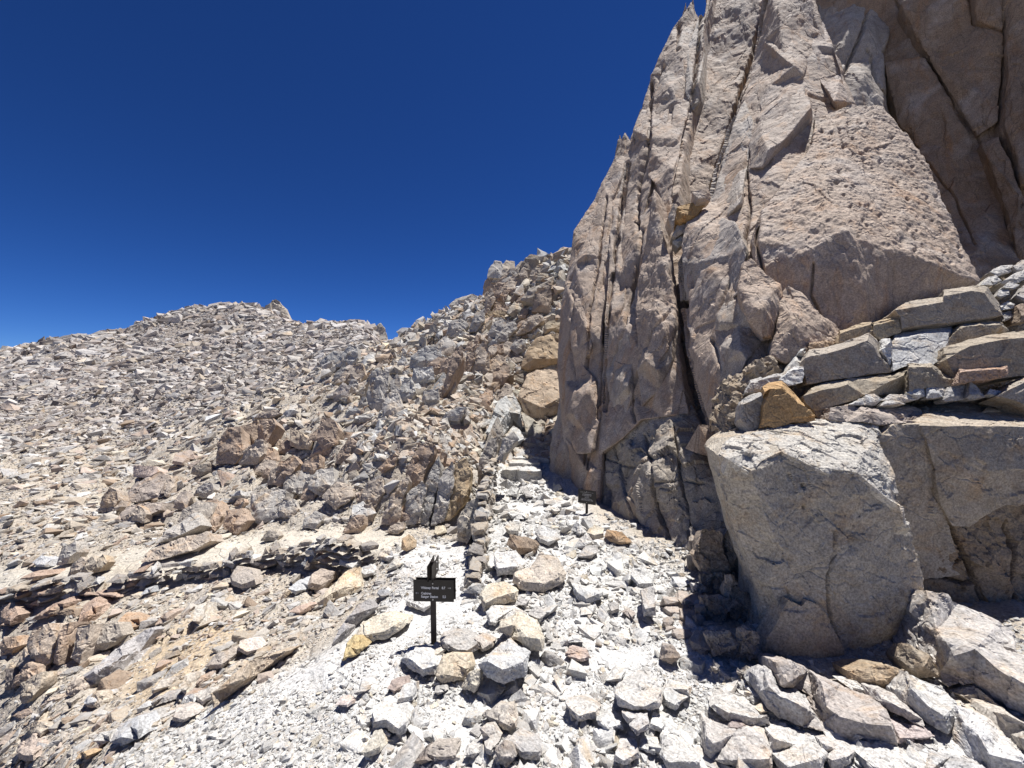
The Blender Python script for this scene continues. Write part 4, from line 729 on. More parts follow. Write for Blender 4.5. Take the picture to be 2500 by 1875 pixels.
 (C2, [(1268, 1030), (1500, 830), (1620, 788), (1722, 770), (1650, 830), (1550, 922), (1400, 1032), (1288, 1122)], (.43, .36, .28), 'long brown slab standing on edge beside the gravel', GH, dict(tilt=.4)),
 (C2, [(658, 1320), (720, 1218), (830, 1158), (862, 1240), (830, 1302), (720, 1347)], (.42, .42, .42), 'smooth blue grey rock at the lower left', GH, {}),
 (C2, [(838, 1192), (880, 1140), (962, 1118), (952, 1162), (860, 1227)], GREY, 'small grey slab resting above the blue grey rock', GH, {}),
 (C2, [(1038, 1182), (1060, 1098), (1140, 1108), (1172, 1160), (1100, 1202)], (.44, .40, .36), 'grey brown rock left of the brown slab', GH, {}),
 (C2, [(900, 1090), (950, 1040), (1070, 1010), (1075, 1050), (920, 1110)], (.36, .34, .32), 'dark flat slab above the grey brown rock', GH, {}),
 (C2, [(1080, 1000), (1110, 920), (1150, 900), (1165, 970), (1120, 1035)], (.52, .48, .42), 'upright pale stone in the row above the brown slab', GH, dict(tilt=.5)),
 (C2, [(1170, 980), (1210, 920), (1290, 890), (1270, 930), (1190, 985)], (.42, .34, .28), 'brown stone in the row above the brown slab', GH, {}),
 (C2, [(1180, 1070), (1190, 1010), (1260, 990), (1280, 1060), (1220, 1090)], (.45, .42, .38), 'grey stone touching the brown slab', GH, {}),
 (C2, [(1085, 1095), (1110, 1040), (1165, 1030), (1160, 1080)], WHITE, 'pale stone between the dark flat slab and the brown slab', GH, {}),
 (C2, [(905, 1010), (960, 950), (1060, 920), (1020, 980), (920, 1030)], (.48, .43, .37), 'tan slab at the left end of the stone row', GH, {}),
 (C2, [(1228, 862), (1290, 800), (1410, 740), (1430, 780), (1330, 880), (1260, 880)], (.42, .37, .32), 'brown slab at the foot of the sandy patch', GH, {}),
 (C2, [(1430, 770), (1440, 710), (1520, 690), (1560, 760), (1480, 800)], (.56, .50, .45), 'pinkish white rock right of the sandy patch', GH, {}),
 (C2, [(460, 612), (500, 500), (590, 443), (642, 490), (580, 552), (520, 602)], PINK, 'reddish brown slab above the upright outcrop', GH, {}),
 (C2, [(188, 582), (300, 500), (440, 438), (452, 470), (380, 532), (290, 572)], PINK, 'long reddish slab left of the reddish brown slab', GH, {}),
 (C2, [(470, 440), (520, 395), (700, 420), (710, 450), (600, 440)], PINK, 'thin reddish slab below the trail wall', GH, {}),
 (C2, [(708, 592), (760, 538), (830, 568), (842, 620), (740, 682), (718, 652)], (.40, .30, .22), 'brown rounded rock above the long grey slab', GH, {}),
 (C2, [(1158, 592), (1180, 498), (1250, 478), (1262, 540), (1190, 622)], (.50, .47, .42), 'pale upright rock at the head of the sandy patch', GH, dict(tilt=.5)),
 (C2, [(918, 622), (960, 570), (1040, 518), (1067, 535), (1000, 602)], (.42, .34, .28), 'brown slab at the head of the sandy patch', GH, {}),
 (C2, [(0, 590), (10, 500), (80, 480), (105, 560), (60, 620)], PINK, 'reddish rock at the left edge below the wall', GH, {}),
 (C2, [(650, 400), (680, 350), (720, 335), (755, 375), (720, 405)], (.50, .38, .32), 'small pink rock below the trail wall', GH, {}),
 (C2, [(840, 440), (870, 400), (930, 380), (900, 420)], (.38, .39, .40), 'small blue grey stone below the trail wall', GH, {}),
 (C2, [(1380, 330), (1420, 260), (1510, 280), (1540, 370), (1450, 400), (1390, 380)], (.42, .37, .32), 'lichen spotted rock in the middle of the wall slope', GH, dict(bulge=.12)),
 (C2, [(1485, 240), (1510, 190), (1580, 210), (1610, 250), (1540, 262)], PALE, 'white rock on the trail wall', GH, {}),
 (C2, [(120, 340), (190, 300), (310, 280), (330, 310), (200, 350)], PINK, 'flat reddish rock above the trail at the left', GH, {}),
 (C2, [(190, 240), (250, 200), (315, 220), (270, 270), (215, 265)], (.46, .46, .46), 'flat pale grey rock above the trail at the left', GH, {}),
 (C2, [(150, 1230), (230, 1190), (300, 1230), (240, 1290), (170, 1280)], TAN, 'tan rock near the lower left corner', GH, {}),
 (C2, [(100, 1350), (190, 1270), (260, 1340), (200, 1430), (120, 1420)], (.45, .37, .31), 'pinkish rock near the lower left corner', GH, {}),
 (C2, [(450, 1420), (480, 1385), (570, 1350), (580, 1380), (520, 1420)], (.44, .32, .20), 'small rusty slab at the bottom left', GH, {}),
 (C2, [(560, 1310), (600, 1270), (680, 1250), (660, 1310), (600, 1340)], (.47, .45, .42), 'pale stone left of the blue grey rock', GH, {}),
 (C2, [(370, 1150), (400, 1080), (500, 1000), (520, 1030), (430, 1120)], (.37, .33, .28), 'dark brown slab below the long grey slab', GH, {}),
 (C2, [(500, 1090), (530, 1040), (620, 1020), (640, 1050), (560, 1100)], (.46, .46, .46), 'grey stone below the long grey slab', GH, {}),
 (C9, [(695, 1225), (740, 1150), (870, 1000), (1090, 798), (1252, 738), (1262, 900), (1302, 1010), (1100, 1122), (900, 1202), (758, 1282)], (.53, .46, .36), 'big cream slab with long shadow left of the sign', GH, dict(tilt=.9, bulge=.15)),
 (C9, [(298, 1030), (420, 928), (580, 868), (692, 960), (560, 1032), (400, 1112)], (.45, .45, .45), 'blue grey rock left of the big cream slab', GH, {}),
 (C9, [(558, 980), (620, 848), (740, 768), (902, 810), (870, 902), (730, 1062), (600, 1032)], (.42, .35, .29), 'brown rock between the blue grey rock and the cream slab', GH, dict(tilt=.5)),
 (C9, [(308, 1352), (400, 1270), (560, 1228), (612, 1260), (540, 1342), (450, 1390)], (.43, .33, .27), 'reddish rock below the cream slab', GH, {}),
 (C9, [(510, 770), (540, 680), (600, 560), (640, 480), (720, 560), (700, 680), (580, 790)], (.40, .34, .28), 'brown pointed rock at the foot of the trail wall', GH, dict(tilt=.5)),
 (C9, [(1490, 600), (1530, 530), (1690, 520), (1720, 600), (1640, 660), (1520, 640)], PALE, 'white rock overhanging a dark gap beside the trail', GH, {}),
 (C9, [(1260, 850), (1270, 760), (1400, 700), (1480, 780), (1450, 860), (1330, 890)], WHITE, 'pale slab above the cream slab', GH, {}),
 (C9, [(1820, 510), (1840, 360), (1920, 300), (1995, 380), (1990, 480), (1900, 530)], (.50, .39, .27), 'tan rock at the end of the trail wall', GH, dict(tilt=.4)),
 (C9, [(1640, 800), (1660, 700), (1730, 620), (1830, 700), (1760, 760)], (.50, .47, .42), 'pale slab beside the trail right of the dark gap', GH, {}),
 (C9, [(1490, 1100), (1520, 1050), (1600, 1050), (1630, 1130), (1550, 1170)], (.30, .30, .31), 'dark grey stone left of the sign plate', GH, {}),
 (C9, [(940, 840), (950, 740), (1120, 680), (1140, 760), (1000, 830)], (.46, .41, .34), 'striped tan rock above the cream slab', GH, {}),
 (C5, [(78, 522), (110, 430), (160, 368), (237, 435), (180, 482), (90, 532)], OCHRE, 'ochre yellow rock at the edge of the gravel', GH, dict(tilt=.5)),
 (C5, [(163, 362), (210, 288), (330, 238), (482, 270), (492, 300), (420, 352), (350, 392), (230, 412)], (.54, .49, .40), 'broad cream rock above the ochre rock', GH, dict(tilt=.9)),
 (C5, [(18, 432), (100, 290), (170, 180), (240, 163), (272, 210), (170, 312), (80, 432)], (.36, .34, .33), 'dark grey slab on edge left of the broad cream rock', GH, dict(tilt=.4)),
 (C5, [(470, 190), (490, 120), (560, 100), (640, 180), (580, 230)], PALE, 'pale slab behind the sign plate', GH, {}),
 # around the steps
 (C3, [(1215, 1402), (1250, 1280), (1290, 1178), (1390, 1128), (1442, 1240), (1452, 1372), (1392, 1312), (1332, 1402), (1280, 1482)], (.50, .50, .48), 'tall pale grey boulder left of the stone steps', GH, dict(tilt=.6)),
 (C3, [(1330, 1420), (1390, 1350), (1440, 1380), (1470, 1440), (1400, 1500), (1340, 1490)], (.50, .50, .48), 'grey boulder below the tall pale boulder at the steps', GH, {}),
 (C3, [(1438, 1250), (1500, 1288), (1560, 1338), (1592, 1420), (1480, 1432)], (.50, .46, .38), 'slanting cream slab beside the top steps', GH, dict(tilt=.5)),
 (C3, [(1448, 962), (1480, 850), (1540, 768), (1640, 735), (1760, 722), (1760, 890), (1600, 962), (1500, 977)], (.47, .36, .24), 'large tan boulder high above the steps beside the cliff', GH, dict(tilt=.4)),
 (C3, [(1428, 1162), (1480, 1000), (1560, 958), (1740, 1000), (1740, 1250), (1580, 1312), (1480, 1272)], (.48, .38, .28), 'broad tan boulder above the top steps', GH, dict(tilt=.6)),
 (C3, [(1160, 1640), (1200, 1480), (1260, 1330), (1292, 1278), (1332, 1420), (1262, 1562), (1225, 1640)], (.38, .345, .30), 'tall dark slab on edge at the head of the wall', GH, dict(tilt=.3)),
 (C3, [(953, 542), (1000, 498), (1120, 463), (1168, 485), (1050, 532), (980, 562)], (.52, .48, .42), 'flat slab jutting from the skyline', GH, dict(tilt=.5)),
 (C3, [(1438, 502), (1500, 428), (1640, 368), (1652, 410), (1560, 472), (1530, 532)], (.42, .37, .31), 'grey brown boulder near the cliff high on the ridge', GH, dict(tilt=.4)),
 (C3, [(1518, 582), (1540, 458), (1640, 408), (1652, 490), (1640, 592)], (.42, .33, .25), 'brown squared boulder near the cliff below the ridge top', GH, dict(tilt=.3)),
 (C3, [(1588, 692), (1630, 638), (1720, 648), (1722, 712), (1600, 732)], (.48, .40, .29), 'flat tan boulder beside the cliff above the large tan boulder', GH, dict(tilt=.3)),
 (C3, [(1478, 272), (1500, 228), (1600, 208), (1592, 270), (1500, 292)], (.43, .38, .32), 'brown boulder on the ridge skyline', GH, dict(tilt=.3)),
 (C3, [(1550, 205), (1553, 153), (1622, 190), (1600, 232)], PALE, 'white pointed boulder on the ridge skyline', GH, dict(tilt=.3)),
 (C3, [(738, 792), (770, 748), (802, 760), (802, 832), (750, 822)], (.45, .42, .37), 'squat grey boulder near the notch', GH, dict(tilt=.3)),
 (C3, [(548, 802), (590, 758), (652, 753), (640, 802), (590, 832)], (.45, .41, .36), 'layered boulder right of the notch', GH, dict(tilt=.3)),
 (C3, [(600, 720), (640, 690), (710, 695), (690, 730), (620, 735)], WHITE, 'pale slab on the skyline right of the notch', GH, dict(tilt=.4)),
 (C1, [(1733, 952), (1738, 838), (1800, 868), (1872, 930), (1860, 977), (1790, 977)], (.50, .41, .31), 'tan angular boulder on the outcrop left of centre', GH, dict(tilt=.5)),
 (C1, [(800, 1140), (800, 1070), (940, 1080), (955, 1110), (900, 1150)], (.52, .42, .36), 'pinkish flat rock on the open slope', GH, dict(tilt=1, sink=.95)),
 (C1, [(1030, 1060), (1050, 1000), (1140, 980), (1150, 1030), (1090, 1070)], (.36, .30, .26), 'dark brown rock on the open slope', GH, {}),
 (C1, [(330, 520), (380, 488), (420, 495), (390, 525)], DARK, 'dark rock high on the far slope', GH, {}),
 (C1, [(1140, 1120), (1160, 1070), (1260, 1060), (1270, 1110), (1200, 1140)], (.38, .33, .27), 'dark squared rock below the left outcrop', GH, dict(tilt=.3)),
 (C1, [(0, 740), (10, 700), (60, 700), (85, 740), (40, 750)], (.46, .38, .32), 'tan rock at the left edge of the far slope', GH, {}),
 (C1, [(20, 1140), (0, 1090), (50, 1090), (70, 1120)], (.45, .44, .43), 'grey rock at the left edge of the open slope', GH, {}),
 (C4, [(18, 600), (30, 508), (100, 478), (182, 560), (90, 612)], WHITE, 'white boulder left of the tall brown outcrop', GH, dict(tilt=.5)),
 (C4, [(575, 700), (590, 650), (640, 640), (660, 690), (600, 715)], (.50, .44, .34), 'small cream stone on the trail below the tall outcrop', GH, {}),
]:
    kw = dict(kw); ground_stone(cf, pts, col, lab, group=g, **kw)

# ------------------------------------------------------------------ outcrops: bedrock split into upright slabs
def outcrop(label, cf, slabs, d, group='bedrock outcrops on the slope', tilt=.35, thick=.5, name='rock_outcrop', more=0):
    allp = [p for s, _ in slabs for p in cf(s)]
    bx = sum(p[0] for p in allp)/len(allp); by = max(p[1] for p in allp)
    root = empty(name, at(bx, by, d)); tag(root, label, 'outcrop', group)
    for s, col in slabs:
        k = random.Random(len(s)*7+int(s[0][0])).uniform(.97, 1.03)
        P = cf(s); cx = sum(p[0] for p in P)/len(P); dd = min(d*1.15, gdep(cx, max(p[1] for p in P))) if d < 30 else d*k
        stone('slab', cf, s, dd*.985, col, tilt=tilt, thick=thick, parent=root, bulge=.12, fac=.8)
    q = random.Random(int(bx)); x0 = min(p[0] for p in allp); x1 = max(p[0] for p in allp); y0 = min(p[1] for p in allp)
    for _ in range(more):       # smaller ribs of the same bedrock round about
        x = q.uniform(x0-30, x1+30); y = q.uniform(y0+.3*(by-y0), by+25); w = q.uniform(9, 26)*min(1, 10/d+.35); h_ = w*q.uniform(1.2, 2.8); l = w*q.uniform(.2, 1.3)
        pl = [(x-w, y), (x-w*.8+l*.4, y-h_*.55), (x-w*.3+l, y-h_), (x+w*.5+l, y-h_*q.uniform(.8, 1)), (x+w+l*.5, y-h_*.45), (x+w*.8, y+w*.1)]
        dd = gdep(x, y); f = q.uniform(.9, 1.12); c_ = q.choice([s[1] for s in slabs])
        stone('slab', ID, pl, dd*.985, tuple(v*f for v in c_), tilt=q.uniform(.2, .6), thick=.5, parent=root, bulge=.12, fac=.8)
    return root
RB = (.42, .325, .25); RB2 = (.46, .39, .32); RG = (.45, .42, .38); RO = (.48, .37, .24)
outcrop('tall brown outcrop of leaning slabs beside the trail junction', C4, [
 ([(230, 590), (300, 430), (400, 300), (412, 330), (360, 500), (340, 642), (220, 642)], RB2), ([(370, 642), (400, 430), (500, 340), (532, 380), (490, 560), (480, 632)], RG),
 ([(378, 300), (430, 190), (480, 90), (590, 100), (582, 160), (530, 262), (500, 352), (400, 422)], RB), ([(480, 632), (500, 440), (560, 260), (610, 168), (622, 250), (600, 400), (560, 560), (540, 642)], (.38, .36, .33)),
 ([(560, 652), (600, 420), (640, 280), (700, 208), (722, 260), (690, 470), (650, 622)], RG), ([(658, 612), (690, 480), (720, 228), (790, 188), (832, 250), (822, 370), (780, 502), (720, 582)], RO),
 ([(90, 420), (130, 350), (230, 330), (240, 420), (150, 560), (100, 480)], RB2), ([(200, 260), (260, 190), (330, 170), (310, 240), (230, 290)], RB), ([(280, 640), (260, 560), (330, 480), (350, 600)], RB)], 5.1, more=7)
outcrop('slanting slab beside the lower path below the wall', C4, [([(728, 742), (740, 600), (800, 500), (880, 448), (892, 560), (832, 702), (800, 772)], (.47, .42, .35)), ([(870, 420), (890, 200), (960, 60), (1010, 40), (1000, 200), (940, 330), (890, 450)], (.38, .345, .30)), ([(1000, 190), (1050, 60), (1120, 10), (1150, 60), (1080, 150), (1030, 220)], RG)], 4.9)
outcrop('upright split outcrop at the lower left edge', C2, [
 ([(200, 862), (158, 720), (190, 640), (290, 598), (332, 700), (300, 842), (240, 892)], RB2), ([(310, 852), (370, 620), (422, 598), (382, 760), (350, 862)], RB), ([(420, 802), (460, 628), (542, 610), (522, 720), (480, 852)], RB2), ([(530, 782), (560, 620), (700, 598), (722, 680), (640, 762)], (.42, .37, .31)), ([(93, 862), (150, 748), (232, 880), (180, 932), (110, 902)], RB2), ([(0, 740), (20, 690), (100, 680), (120, 740), (60, 790), (0, 800)], RB), ([(30, 1000), (40, 890), (90, 870), (110, 980), (70, 1010)], DARK), ([(110, 1060), (130, 960), (250, 900), (230, 1000), (160, 1090)], TAN)], 3.25, more=5)
outcrop('ribbed outcrop just above the trail at the left', C2, [([(400, 320), (430, 250), (490, 210), (520, 240), (470, 320)], RB2), ([(470, 320), (520, 230), (560, 200), (580, 240), (540, 310)], TAN), ([(540, 310), (580, 215), (620, 190), (640, 240), (590, 300)], (.44, .38, .3)), ([(340, 260), (370, 150), (450, 110), (460, 180), (400, 250)], RG)], 4.9)
outcrop('long tilted bedrock slab above the trail', C2, [([(850, 240), (900, 160), (1100, 90), (1240, 60), (1260, 110), (1160, 170), (980, 220)], RB2), ([(930, 130), (980, 60), (1080, 0), (1180, -60), (1200, 20), (1080, 80)], RG)], 5.0, tilt=.9)
outcrop('brown split outcrop on the skyline of the near slope left of centre', C1, [
 ([(1300, 1062), (1308, 930), (1370, 848), (1442, 838), (1462, 1000), (1400, 1072)], RB), ([(1448, 1002), (1440, 838), (1540, 798), (1562, 900), (1540, 992)], (.38, .30, .23)), ([(1543, 932), (1560, 798), (1640, 788), (1662, 830), (1620, 902), (1580, 1002)], RB), ([(1580, 962), (1650, 898), (1702, 930), (1692, 992), (1600, 992)], RB2), ([(1520, 790), (1560, 755), (1640, 740), (1690, 760), (1610, 790)], RB2)], 8.2, more=6)
outcrop('narrow brown pillar outcrop right of the tan angular boulder', C1, [([(1898, 922), (1930, 778), (2002, 798), (2032, 850), (2010, 942), (1930, 992)], RB), ([(1640, 1180), (1680, 1060), (1760, 1000), (1800, 1060), (1740, 1140), (1680, 1200)], RB), ([(1600, 1190), (1620, 1100), (1670, 1080), (1660, 1190)], RB2)], 7.6, more=8)
outcrop('tilted grey bedrock slab on the lower open slope', C1, [([(758, 1252), (800, 1188), (960, 1108), (1002, 1130), (962, 1262), (748, 1302)], (.42, .36, .31)), ([(690, 1400), (760, 1310), (980, 1290), (960, 1340), (780, 1420)], (.40, .34, .29)), ([(960, 1240), (1000, 1140), (1060, 1130), (1040, 1200), (1000, 1260)], RB2)], 6.4, tilt=.8, more=8)
outcrop('bedrock knob with dark cracks above the trail wall', C1, [([(1040, 1440), (1090, 1340), (1200, 1280), (1290, 1300), (1240, 1460), (1100, 1500)], (.44, .39, .33)), ([(1180, 1460), (1200, 1300), (1300, 1270), (1330, 1380), (1290, 1470)], RB), ([(1490, 1380), (1520, 1240), (1640, 1200), (1720, 1220), (1680, 1380), (1560, 1420)], RG), ([(1690, 1230), (1720, 1130), (1840, 1080), (1880, 1200), (1800, 1260)], (.42, .39, .35)), ([(1850, 1200), (1900, 1100), (2000, 1080), (2010, 1200), (1920, 1260)], RG), ([(1930, 1260), (2010, 1180), (2100, 1190), (2120, 1260), (2010, 1340)], RB2), ([(1330, 1440), (1360, 1350), (1450, 1330), (1490, 1400), (1420, 1490)], RB)], 5.9, tilt=.6, more=12)
outcrop('pale jointed outcrop in the middle of the slope', C3, [
 ([(400, 1162), (430, 998), (500, 978), (552, 990), (542, 1202), (500, 1262), (420, 1232)], RG), ([(328, 1142), (470, 958), (502, 980), (400, 1082), (383, 1162)], (.50, .47, .42)), ([(178, 1072), (250, 978), (370, 928), (392, 1000), (340, 1092), (260, 1062)], RB2), ([(555, 1212), (560, 1058), (610, 998), (642, 1100), (600, 1222)], RG), ([(688, 972), (700, 888), (780, 828), (902, 798), (912, 880), (850, 942), (760, 962)], (.43, .42, .40)), ([(700, 1062), (720, 968), (850, 948), (862, 1040), (760, 1092)], (.50, .49, .47)), ([(770, 1182), (780, 1118), (890, 1098), (892, 1180), (800, 1212)], RG), ([(610, 1180), (640, 1060), (700, 1020), (730, 1120), (690, 1200)], (.49, .47, .43)), ([(180, 1190), (180, 1120), (240, 1060), (300, 1090), (270, 1180)], (.40, .36, .33))], 8.8, more=14)
outcrop('columnar brown outcrop above the middle of the slope', C3, [
 ([(890, 1200), (920, 1060), (990, 850), (1042, 798), (1052, 850), (1000, 1002), (930, 1140)], RB), ([(960, 1042), (985, 920), (1030, 890), (1035, 940), (1000, 1040)], (.47, .41, .30)), ([(1050, 1012), (1080, 868), (1132, 838), (1132, 900), (1090, 1002)], RB), ([(1100, 1002), (1140, 838), (1200, 768), (1232, 850), (1200, 960), (1150, 1010)], RB2), ([(1160, 1002), (1180, 898), (1232, 868), (1232, 980), (1190, 1012)], (.47, .38, .29)), ([(1060, 852), (1090, 778), (1112, 768), (1117, 850)], RB), ([(1120, 802), (1140, 743), (1172, 738), (1152, 812)], RB), ([(908, 822), (920, 778), (962, 790), (962, 852), (910, 852)], RB2), ([(1230, 880), (1240, 810), (1320, 800), (1330, 860), (1260, 890)], RB)], 10., more=9)
outcrop('brown crag on the ridge below the skyline', C3, [([(1238, 442), (1290, 388), (1372, 398), (1352, 482), (1300, 532)], RB), ([(1200, 642), (1220, 578), (1290, 576), (1342, 578), (1330, 632)], RO), ([(1248, 582), (1270, 508), (1312, 540), (1302, 592)], RB), ([(1190, 610), (1200, 450), (1250, 420), (1270, 500), (1230, 590)], RB2), ([(1300, 480), (1330, 420), (1370, 440), (1330, 530)], RB)], 12.5, more=9)
outcrop('broken crag high on the ridge skyline', C3, [([(1368, 382), (1400, 308), (1442, 318), (1442, 382)], RG), ([(1428, 332), (1460, 268), (1482, 298), (1502, 370), (1450, 392)], RB2), ([(1500, 340), (1520, 290), (1590, 290), (1580, 350), (1530, 380)], RB2), ([(1380, 390), (1340, 380), (1300, 350), (1370, 330)], TAN)], 13., more=8)
outcrop('grey layered bedrock below the ridge', C3, [([(930, 740), (960, 650), (1060, 620), (1090, 680), (1020, 760)], RG), ([(1080, 720), (1130, 600), (1200, 560), (1200, 640), (1140, 720)], RG), ([(1270, 760), (1290, 660), (1400, 640), (1420, 700), (1340, 770)], RG), ([(1410, 740), (1460, 640), (1560, 590), (1600, 640), (1500, 720)], RB2), ([(1370, 830), (1400, 770), (1470, 770), (1480, 840), (1420, 870)], RG)], 11.5, more=10)
# crags on the far skyline
outcrop('pale pinnacle on the far summit', ID, [([(655, 790), (650, 752), (662, 736), (672, 728), (684, 735), (695, 752), (706, 775), (710, 792), (680, 795)], (.46, .41, .34)), ([(640, 760), (648, 745), (660, 740), (664, 765), (650, 775)], (.46, .42, .36))], 96., group='crags on the far skyline', tilt=.2)
outcrop('brown crag on the far skyline left of the summit', ID, [([(348, 802), (362, 782), (380, 772), (400, 770), (410, 790), (380, 805)], RB), ([(398, 796), (402, 772), (420, 774), (432, 782), (425, 798)], RB), ([(425, 800), (432, 778), (445, 776), (455, 785), (445, 800)], (.40, .30, .23))], 99., group='crags on the far skyline', tilt=.2)
outcrop('small jagged crag leftmost on the far skyline', ID, [([(225, 826), (240, 812), (262, 806), (270, 822), (250, 830)], RB2), ([(262, 824), (268, 805), (285, 803), (290, 820), (275, 826)], RB2)], 101., group='crags on the far skyline', tilt=.2)
outcrop('steep pale rim of the notch on the far ridge', ID, [([(880, 860), (890, 815), (915, 800), (930, 790), (938, 800), (942, 820), (950, 850), (930, 880), (900, 885)], (.46, .43, .38)), ([(850, 870), (865, 830), (890, 820), (895, 860), (870, 885)], (.45, .41, .35))], 62., group='crags on the far skyline', tilt=.2)
# jointed stack left of the recess
JR = []
jr = empty('jointed_rock_stack', at(1670, 1600, 2.65)); tag(jr, 'stack of thin jointed brown blocks at the cliff foot left of the recess', 'outcrop', 'bedrock outcrops on the slope')
for pts, col in [([(0, 400), (20, 350), (90, 370), (110, 420), (60, 450), (0, 440)], WHITE), ([(0, 510), (10, 460), (95, 450), (150, 500), (100, 560), (20, 550)], (.44, .38, .33)), ([(0, 660), (0, 580), (60, 560), (120, 590), (110, 650), (40, 670)], (.40, .34, .29)), ([(110, 640), (105, 560), (150, 500), (170, 560), (165, 690), (130, 690)], (.40, .35, .3)), ([(0, 760), (10, 690), (80, 680), (130, 720), (90, 780), (20, 790)], (.42, .37, .33)), ([(90, 830), (110, 740), (170, 700), (210, 760), (190, 820), (150, 860)], (.38, .34, .3)), ([(150, 330), (110, 330), (100, 240), (130, 200), (155, 260)], (.42, .37, .31)), ([(90, 330), (60, 310), (60, 120), (90, 60), (112, 200)], (.38, .33, .28)), ([(-90, 560), (-80, 480), (-20, 470), (0, 540), (-30, 600)], (.44, .39, .35)), ([(-70, 700), (-60, 610), (-10, 600), (10, 680), (-20, 730)], (.40, .35, .31))]:
    JR.append((C6(pts), col))

# ------------------------------------------------------------------ small broken stones (shared shapes)
import bmesh
def hull_stone(seed, flat=(1, 1, 1), jit=.42, extra=5):
    r = np.random.default_rng(seed)
    C = np.array([(x, y, z) for x in (-1, 1) for y in (-1, 1) for z in (-1, 1)], float)+r.normal(size=(8, 3))*jit
    C = C[r.permutation(8)[:r.integers(6, 9)]]
    X = r.normal(size=(extra, 3)); X = X/np.abs(X).max(1)[:, None]*r.uniform(.75, 1.1, (extra, 1))
    P = np.concatenate([C, X])*np.array(flat)
    bm = bmesh.new()
    for p in P: bm.verts.new(p)
    g = bmesh.ops.convex_hull(bm, input=bm.verts)
    bmesh.ops.delete(bm, geom=[e for e in bm.verts if not e.link_faces], context='VERTS')
    bm.normal_update(); bm.verts.index_update()
    V = np.array([v.co[:] for v in bm.verts]); F = np.array([[v.index for v in f.verts] for f in bm.faces]); bm.free()
    b = V.min(0); t = V.max(0)
    return (V-(b+t)/2)/max(t-b), F
lib = bpy.data.collections.new('stone_shapes')     # not linked to the scene: only the shapes that the gravel and scree repeat
FL = [(1, .75, .36), (1, .8, .62), (1, .9, .8), (1, .6, .42)]
for k in range(16):
    V, F = hull_stone(500+k, FL[k % 4])
    if k < 12: V, F = shape(V, F, .28, .03, 2.5, k, fac=.6, warp=.8, fine=0)
    o = bpy.data.objects.new('stone_shape_%02d' % k, mk_mesh('stone_shape', V, F, M_INST, 24)); lib.objects.link(o)
slabs = [0, 3, 4, 7, 8, 11, 12, 15]; cubes = [1, 2, 5, 6, 9, 10, 13, 14]
obj_me = []
for k in range(14):
    V, F = hull_stone(700+k, FL[k % 4], .36); V, F = shape(V, F, .095, .028, 2.6, 60+k, fac=.7, warp=.9, fine=.3); obj_me.append(mk_mesh('rock_shape', V, F, M_ROCK, 28))
def ng():
    g = bpy.data.node_groups.new('scatter_stones', 'GeometryNodeTree')
    g.interface.new_socket('Geometry', in_out='INPUT', socket_type='NodeSocketGeometry'); g.interface.new_socket('Geometry', in_out='OUTPUT', socket_type='NodeSocketGeometry')
    a = g.nodes.new('NodeGroupInput'); z = g.nodes.new('NodeGroupOutput'); i = g.nodes.new('GeometryNodeInstanceOnPoints'); c = g.nodes.new('GeometryNodeCollectionInfo')
    c.inputs['Collection'].default_value = lib; c.inputs['Separate Children'].default_value = True; c.inputs['Reset Children'].default_value = True
    def na(t, n):
        x = g.nodes.new('GeometryNodeInputNamedAttribute'); x.data_type = t; x.inputs['Name'].default_value = n; return x.outputs['Attribute']
    i.inputs['Pick Instance'].default_value = True
    L = g.links.new
    L(a.outputs[0], i.inputs['Points']); L(c.outputs[0], i.inputs['Instance']); L(na('INT', 'variant'), i.inputs['Instance Index'])
    L(na('FLOAT_VECTOR', 'rot'), i.inputs['Rotation']); L(na('FLOAT_VECTOR', 'scl'), i.inputs['Scale']); L(i.outputs[0], z.inputs[0])
    return g
NG = ng()
def euler_from(Xa, Ya, Za):
    # columns of the rotation matrix -> XYZ euler
    ry = -np.arcsin(np.clip(Xa[:, 2], -1, 1)); rx = np.arctan2(Ya[:, 2], Za[:, 2]); rz = np.arctan2(Xa[:, 1], Xa[:, 0])
    return np.stack([rx, ry, rz], 1)
def frame(P, yaw, tilt, r):
    e = .02*np.maximum(P[:, 1], 1)
    hx = (height(P[:, 0]+e, P[:, 1])-height(P[:, 0]-e, P[:, 1]))/(2*e); hy = (height(P[:, 0], P[:, 1]+e)-height(P[:, 0], P[:, 1]-e))/(2*e)
    n = np.stack([-np.clip(hx, -1.2, 1.2), -np.clip(hy, -1.2, 1.2), np.ones(len(P))], 1)+r.normal(size=P.shape)*tilt
    n /= np.linalg.norm(n, axis=1)[:, None]
    t = np.stack([np.cos(yaw), np.sin(yaw), np.zeros(len(P))], 1); t -= n*(t*n).sum(1)[:, None]; t /= np.linalg.norm(t, axis=1)[:, None]
    return euler_from(t, np.cross(n, t), n), n
def scatter(name, P, R, S, T, var, label, cat):
    me = bpy.data.meshes.new(name); me.vertices.add(len(P)); me.vertices.foreach_set('co', P.astype(np.float32).ravel())
    for nm, arr in (('rot', R), ('scl', S)):
        a = me.attributes.new(nm, 'FLOAT_VECTOR', 'POINT'); a.data.foreach_set('vector', arr.astype(np.float32).ravel())
    a = me.attributes.new('tint', 'FLOAT_COLOR', 'POINT'); a.data.foreach_set('color', np.concatenate([T, np.ones((len(T), 1))], 1).astype(np.float32).ravel())
    a = me.attributes.new('variant', 'INT', 'POINT'); a.data.foreach_set('value', var.astype(np.int32))
    o = bpy.data.objects.new(name, me); COL.objects.link(o)
    md = o.modifiers.new('stones', 'NODES'); md.node_group = NG
    return tag(o, label, cat, kind='stuff')
